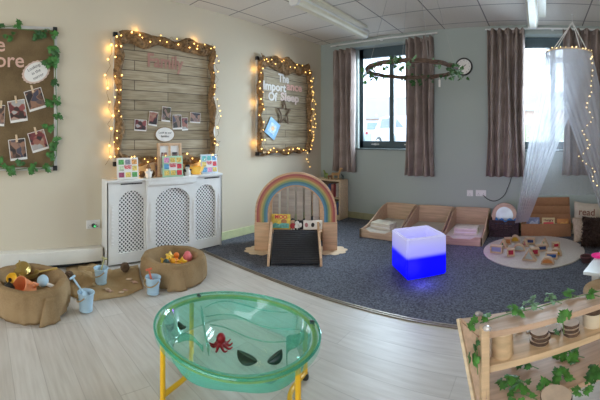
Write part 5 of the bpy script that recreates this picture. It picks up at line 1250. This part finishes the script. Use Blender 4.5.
# ivy sprigs
def sprig(label, x, y, z, rad, k, s, m, nrm=(0, -.3, 1), stem=None, off=0):
    o = S(x, y, z) + dy * off; t = thing('ivy_sprig', label, 'ivy sprig', o)
    b = BM(); cluster(b, (0, 0, .012), rad, k, s, nrm)
    for v in b.verts:
        if nrm[2] > .5: v.co.z = max(v.co.z, .003)
    obj('leaves', b, m, t)
    st = stem or (rad * 1.6, rad * -.5, .0); obj('stem', tube(BM(), [(-rad, 0, .006), (0, .004, .012), (st[0], st[1], max(.004, st[2]))] if nrm[2] > .5 else [(0, 0, .03), (0, -.002, 0), (.004, -.006, -.05)], .0022, 5), stem_m, t)
lv = (leaf1, leaf3)
leafF = M('ivy_fresh', (.07, .22, .04), .45, .45, 30)
sprig('dark leaved ivy sprig nearest crystals on top shelf', 513, 314, ZT, .030, 9, .028, leafF); sprig('pale variegated ivy sprig next to dark leaved sprig', 532, 308.5, ZT, .030, 10, .026, leaf3)
sprig('pale variegated ivy sprig at middle of top shelf', 551, 303, ZT, .030, 10, .026, leaf3); sprig('single green ivy sprig between variegated and end sprigs', 570.5, 297, ZT, .024, 6, .032, leafF)
sprig('green ivy sprig above cream pot on top shelf', 591, 297, ZT, .026, 7, .032, leafF)
sprig('ivy leaves hanging over front edge of top shelf', 560.5, 319, ZT - .02, .022, 6, .036, leafF, (.2, -1, .3), off=-.02)
sprig('small ivy leaves at front edge above cylinder pot', 520, 317, ZT, .014, 4, .03, leafF)
sprig('upper ivy leaves hanging on shelf end panel', 473, 324.5, ZT - .015, .020, 5, .034, leafF, (-.6, -.7, .4), off=-.03); sprig('small ivy leaves midway down shelf end panel', 475, 341, ZT - .05, .014, 4, .026, leaf2, (-.6, -.7, .3), off=-.03)
sprig('lowest ivy leaves hanging on shelf end panel', 475, 355, ZT - .085, .022, 7, .034, leafF, (-.6, -.7, .3), off=-.03); sprig('ivy leaves between the two crystals on shelf', 484, 322, ZT, .012, 3, .028, leafF)
for lab, x, y, r_, k, s in (('ivy bunch behind front edge of middle shelf', 565, 356, .055, 20, .036), ('ivy sprig at back of lower shelf under slices', 526, 367, .035, 9, .03), ('small ivy leaves below cylinder pot on lower shelf', 514, 366, .015, 4, .026), ('tall ivy sprig beside post on lower shelf', 508, 384, .035, 12, .034),
        ('ivy bunch between post and large wood slice', 519, 396, .045, 12, .038), ('small ivy sprig touching large wood slice', 545, 387, .022, 6, .032), ('ivy sprig at middle of lower shelf', 562, 379, .03, 10, .038), ('ivy bunch below cream pot on lower shelf', 597, 376, .045, 15, .038),
        ('small ivy leaf in front of bunch below cream pot', 586, 392, .016, 4, .03), ('ivy leaves beyond large wood slice at shelf edge', 577, 396, .014, 4, .03), ('small ivy leaves on middle shelf between stacks', 556, 336, .01, 3, .022)):
    zz = ZM if 'on middle shelf' in lab else ZL
    sprig(lab, x, y, zz, r_, k, s, leafF if k % 2 == 0 else leaf1)
# trailing vine along the top shelf
pts = [S(x, y, ZT + .008) for x, y in ((480, 323), (495, 318), (508, 314), (522, 311), (536, 308), (552, 303), (566, 299), (580, 296), (600, 291))]; o = pts[0].copy()
tag(obj('ivy_vine', tube(BM(), [p - o for p in pts], .0025, 6), stem_m, loc=o), 'thin green vine trailing along top shelf', 'vine')

# ------------------------------------------------------------------ groups of repeats
GRP = dict(rainbow_block='wooden blocks on the round rug', sleep_tray='wooden sleep trays along the wall', folded_blanket='folded blankets on the sleep trays', bucket='blue buckets on the hessian mat', toy_spade='spades in the blue buckets',
    seashell='seashells on the hessian mat', hessian_scrap='hessian scraps on the mat', hessian_tub='hessian covered tubs', toy_duck='toy ducks in the hessian tub', toy_star='toy stars in the hessian tub', toy_pan='brass toy pans', notice_board='notice boards on the wall',
    oval_card='oval cards on the notice boards', fairy_light_string='strings of fairy lights', board_book='picture books on the radiator cover', picture_book='picture books standing face out', figurine='figurines on the radiator cover', curtain='taupe curtains', curtain_rail='curtain rails',
    ceiling_light='ceiling lights', wall_socket='wall sockets', car='parked cars outside', house='houses outside', wooden_animal='wooden animals on the bookshelf', wood_slice='wood slices on the display shelf', ivy_sprig='ivy sprigs on the display shelf', crystal='crystals on the display shelf', leaf_toy='leaf shaped toys in the water tray', cushion='cushions beside the book display')
for o in list(bpy.data.objects):
    if o.parent or 'label' not in o: continue
    k = o.name.split('.')[0]
    if k in GRP and 'group' not in o: o['group'] = GRP[k]
    if k == 'photograph': o['group'] = 'snapshots on the Family board' if 'Family' in o['label'] or 'topmost' in o['label'] else ('pegged photographs on the hessian board' if 'pegged' in o['label'] else 'photographs on the radiator cover')
    if k == 'pine_cone': o['group'] = 'pine cones on the radiator cover' if 'Family' in o['label'] else 'pine cones on the hessian mat'

# ------------------------------------------------------------------ light
w = bpy.data.worlds.new('World'); bpy.context.scene.world = w; w.use_nodes = True; N = w.node_tree.nodes; L = w.node_tree.links
bg = N['Background']; tcw = N.new('ShaderNodeTexCoord'); spw = N.new('ShaderNodeSeparateXYZ'); L.new(tcw.outputs['Generated'], spw.inputs[0])
crw = N.new('ShaderNodeValToRGB'); L.new(spw.outputs[2], crw.inputs[0]); e = crw.color_ramp.elements
e[0].position = 0; e[0].color = (.80, .90, 1, 1); e[1].position = .6; e[1].color = (.62, .80, 1, 1)
L.new(crw.outputs[0], bg.inputs[0]); bg.inputs[1].default_value = 4.0
def area(nm, loc, rot, sx, sy, pw, col, spread=PI):
    l = bpy.data.lights.new(nm, 'AREA'); l.shape = 'RECTANGLE'; l.size = sx; l.size_y = sy; l.energy = pw; l.color = col; l.spread = spread
    o = bpy.data.objects.new(nm, l); C.objects.link(o); o.location = loc; o.rotation_euler = rot; return o
area('rear_fill', (-.4, RY + .1, 1.5), (PI / 2, 0, 0), 4.6, 1.9, 27, (1, .78, .46))  # added warm fill lamp just inside the rear opening
area('right_fill', (RX - .05, -.6, 1.6), (PI / 2, 0, PI / 2), 2.6, 1.6, 13, (1, .86, .64))  # added fill lamp in front of the solid right wall
area('window_daylight', (-2.22, BY + .42, 1.95), (-PI / 2 + .50, 0, -.30), 1.1, 1.4, 74, (.72, .88, 1), 1.9)
area('window_daylight', (.19, BY + .42, 1.95), (-PI / 2 + .40, 0, -.40), 1.1, 1.4, 92, (.72, .88, 1), 1.95)
def glow(loc, pw, col=(1, .55, .14), r=.02):
    l = bpy.data.lights.new('spill_glow', 'POINT'); l.energy = pw; l.color = col; l.shadow_soft_size = r
    o = bpy.data.objects.new('spill_glow', l); C.objects.link(o); o.location = loc
for y, z in ((1.29, 2.2), (1.28, 1.85), (1.27, 1.55), (1.29, 1.15), (1.6, 2.42), (2.35, 2.42), (3.31, 2.2), (3.30, 1.75), (3.31, 1.2), (3.8, 2.42)): glow((WX + .045, y, z), .22)
for y in (1.55, 1.85, 2.45): glow((WX + .09, y, RT + .07), .35)
glow((-.80, 3.85, .42), 2.2, (.55, .12, 1), .1)  # added violet lamp behind the cube, tinting trays and wall
pl = bpy.data.lights.new('cube_glow', 'POINT'); pl.energy = 2.2; pl.color = (.08, .06, 1); pl.shadow_soft_size = .1
po = bpy.data.objects.new('cube_glow', pl); C.objects.link(po); po.location = (-1.0, 2.92, .09)

# ------------------------------------------------------------------ camera
cam = bpy.data.cameras.new('camera'); co = bpy.data.objects.new('camera', cam); C.objects.link(co)
co.location = (0, 0, CH); co.rotation_euler = (PI / 2, 0, 0)
cam.type = 'PANO'; cam.panorama_type = 'CENTRAL_CYLINDRICAL'
cam.central_cylindrical_range_u_min = (0 - XC) / F; cam.central_cylindrical_range_u_max = (600 - XC) / F
cam.central_cylindrical_range_v_min = -(400 - Y0) / F; cam.central_cylindrical_range_v_max = Y0 / F
cam.central_cylindrical_radius = 1.0
cam.clip_start = .05
bpy.context.scene.camera = co
vs_ = bpy.context.scene.view_settings; vs_.view_transform = "Standard"; vs_.look = "None"; vs_.exposure = 0.12
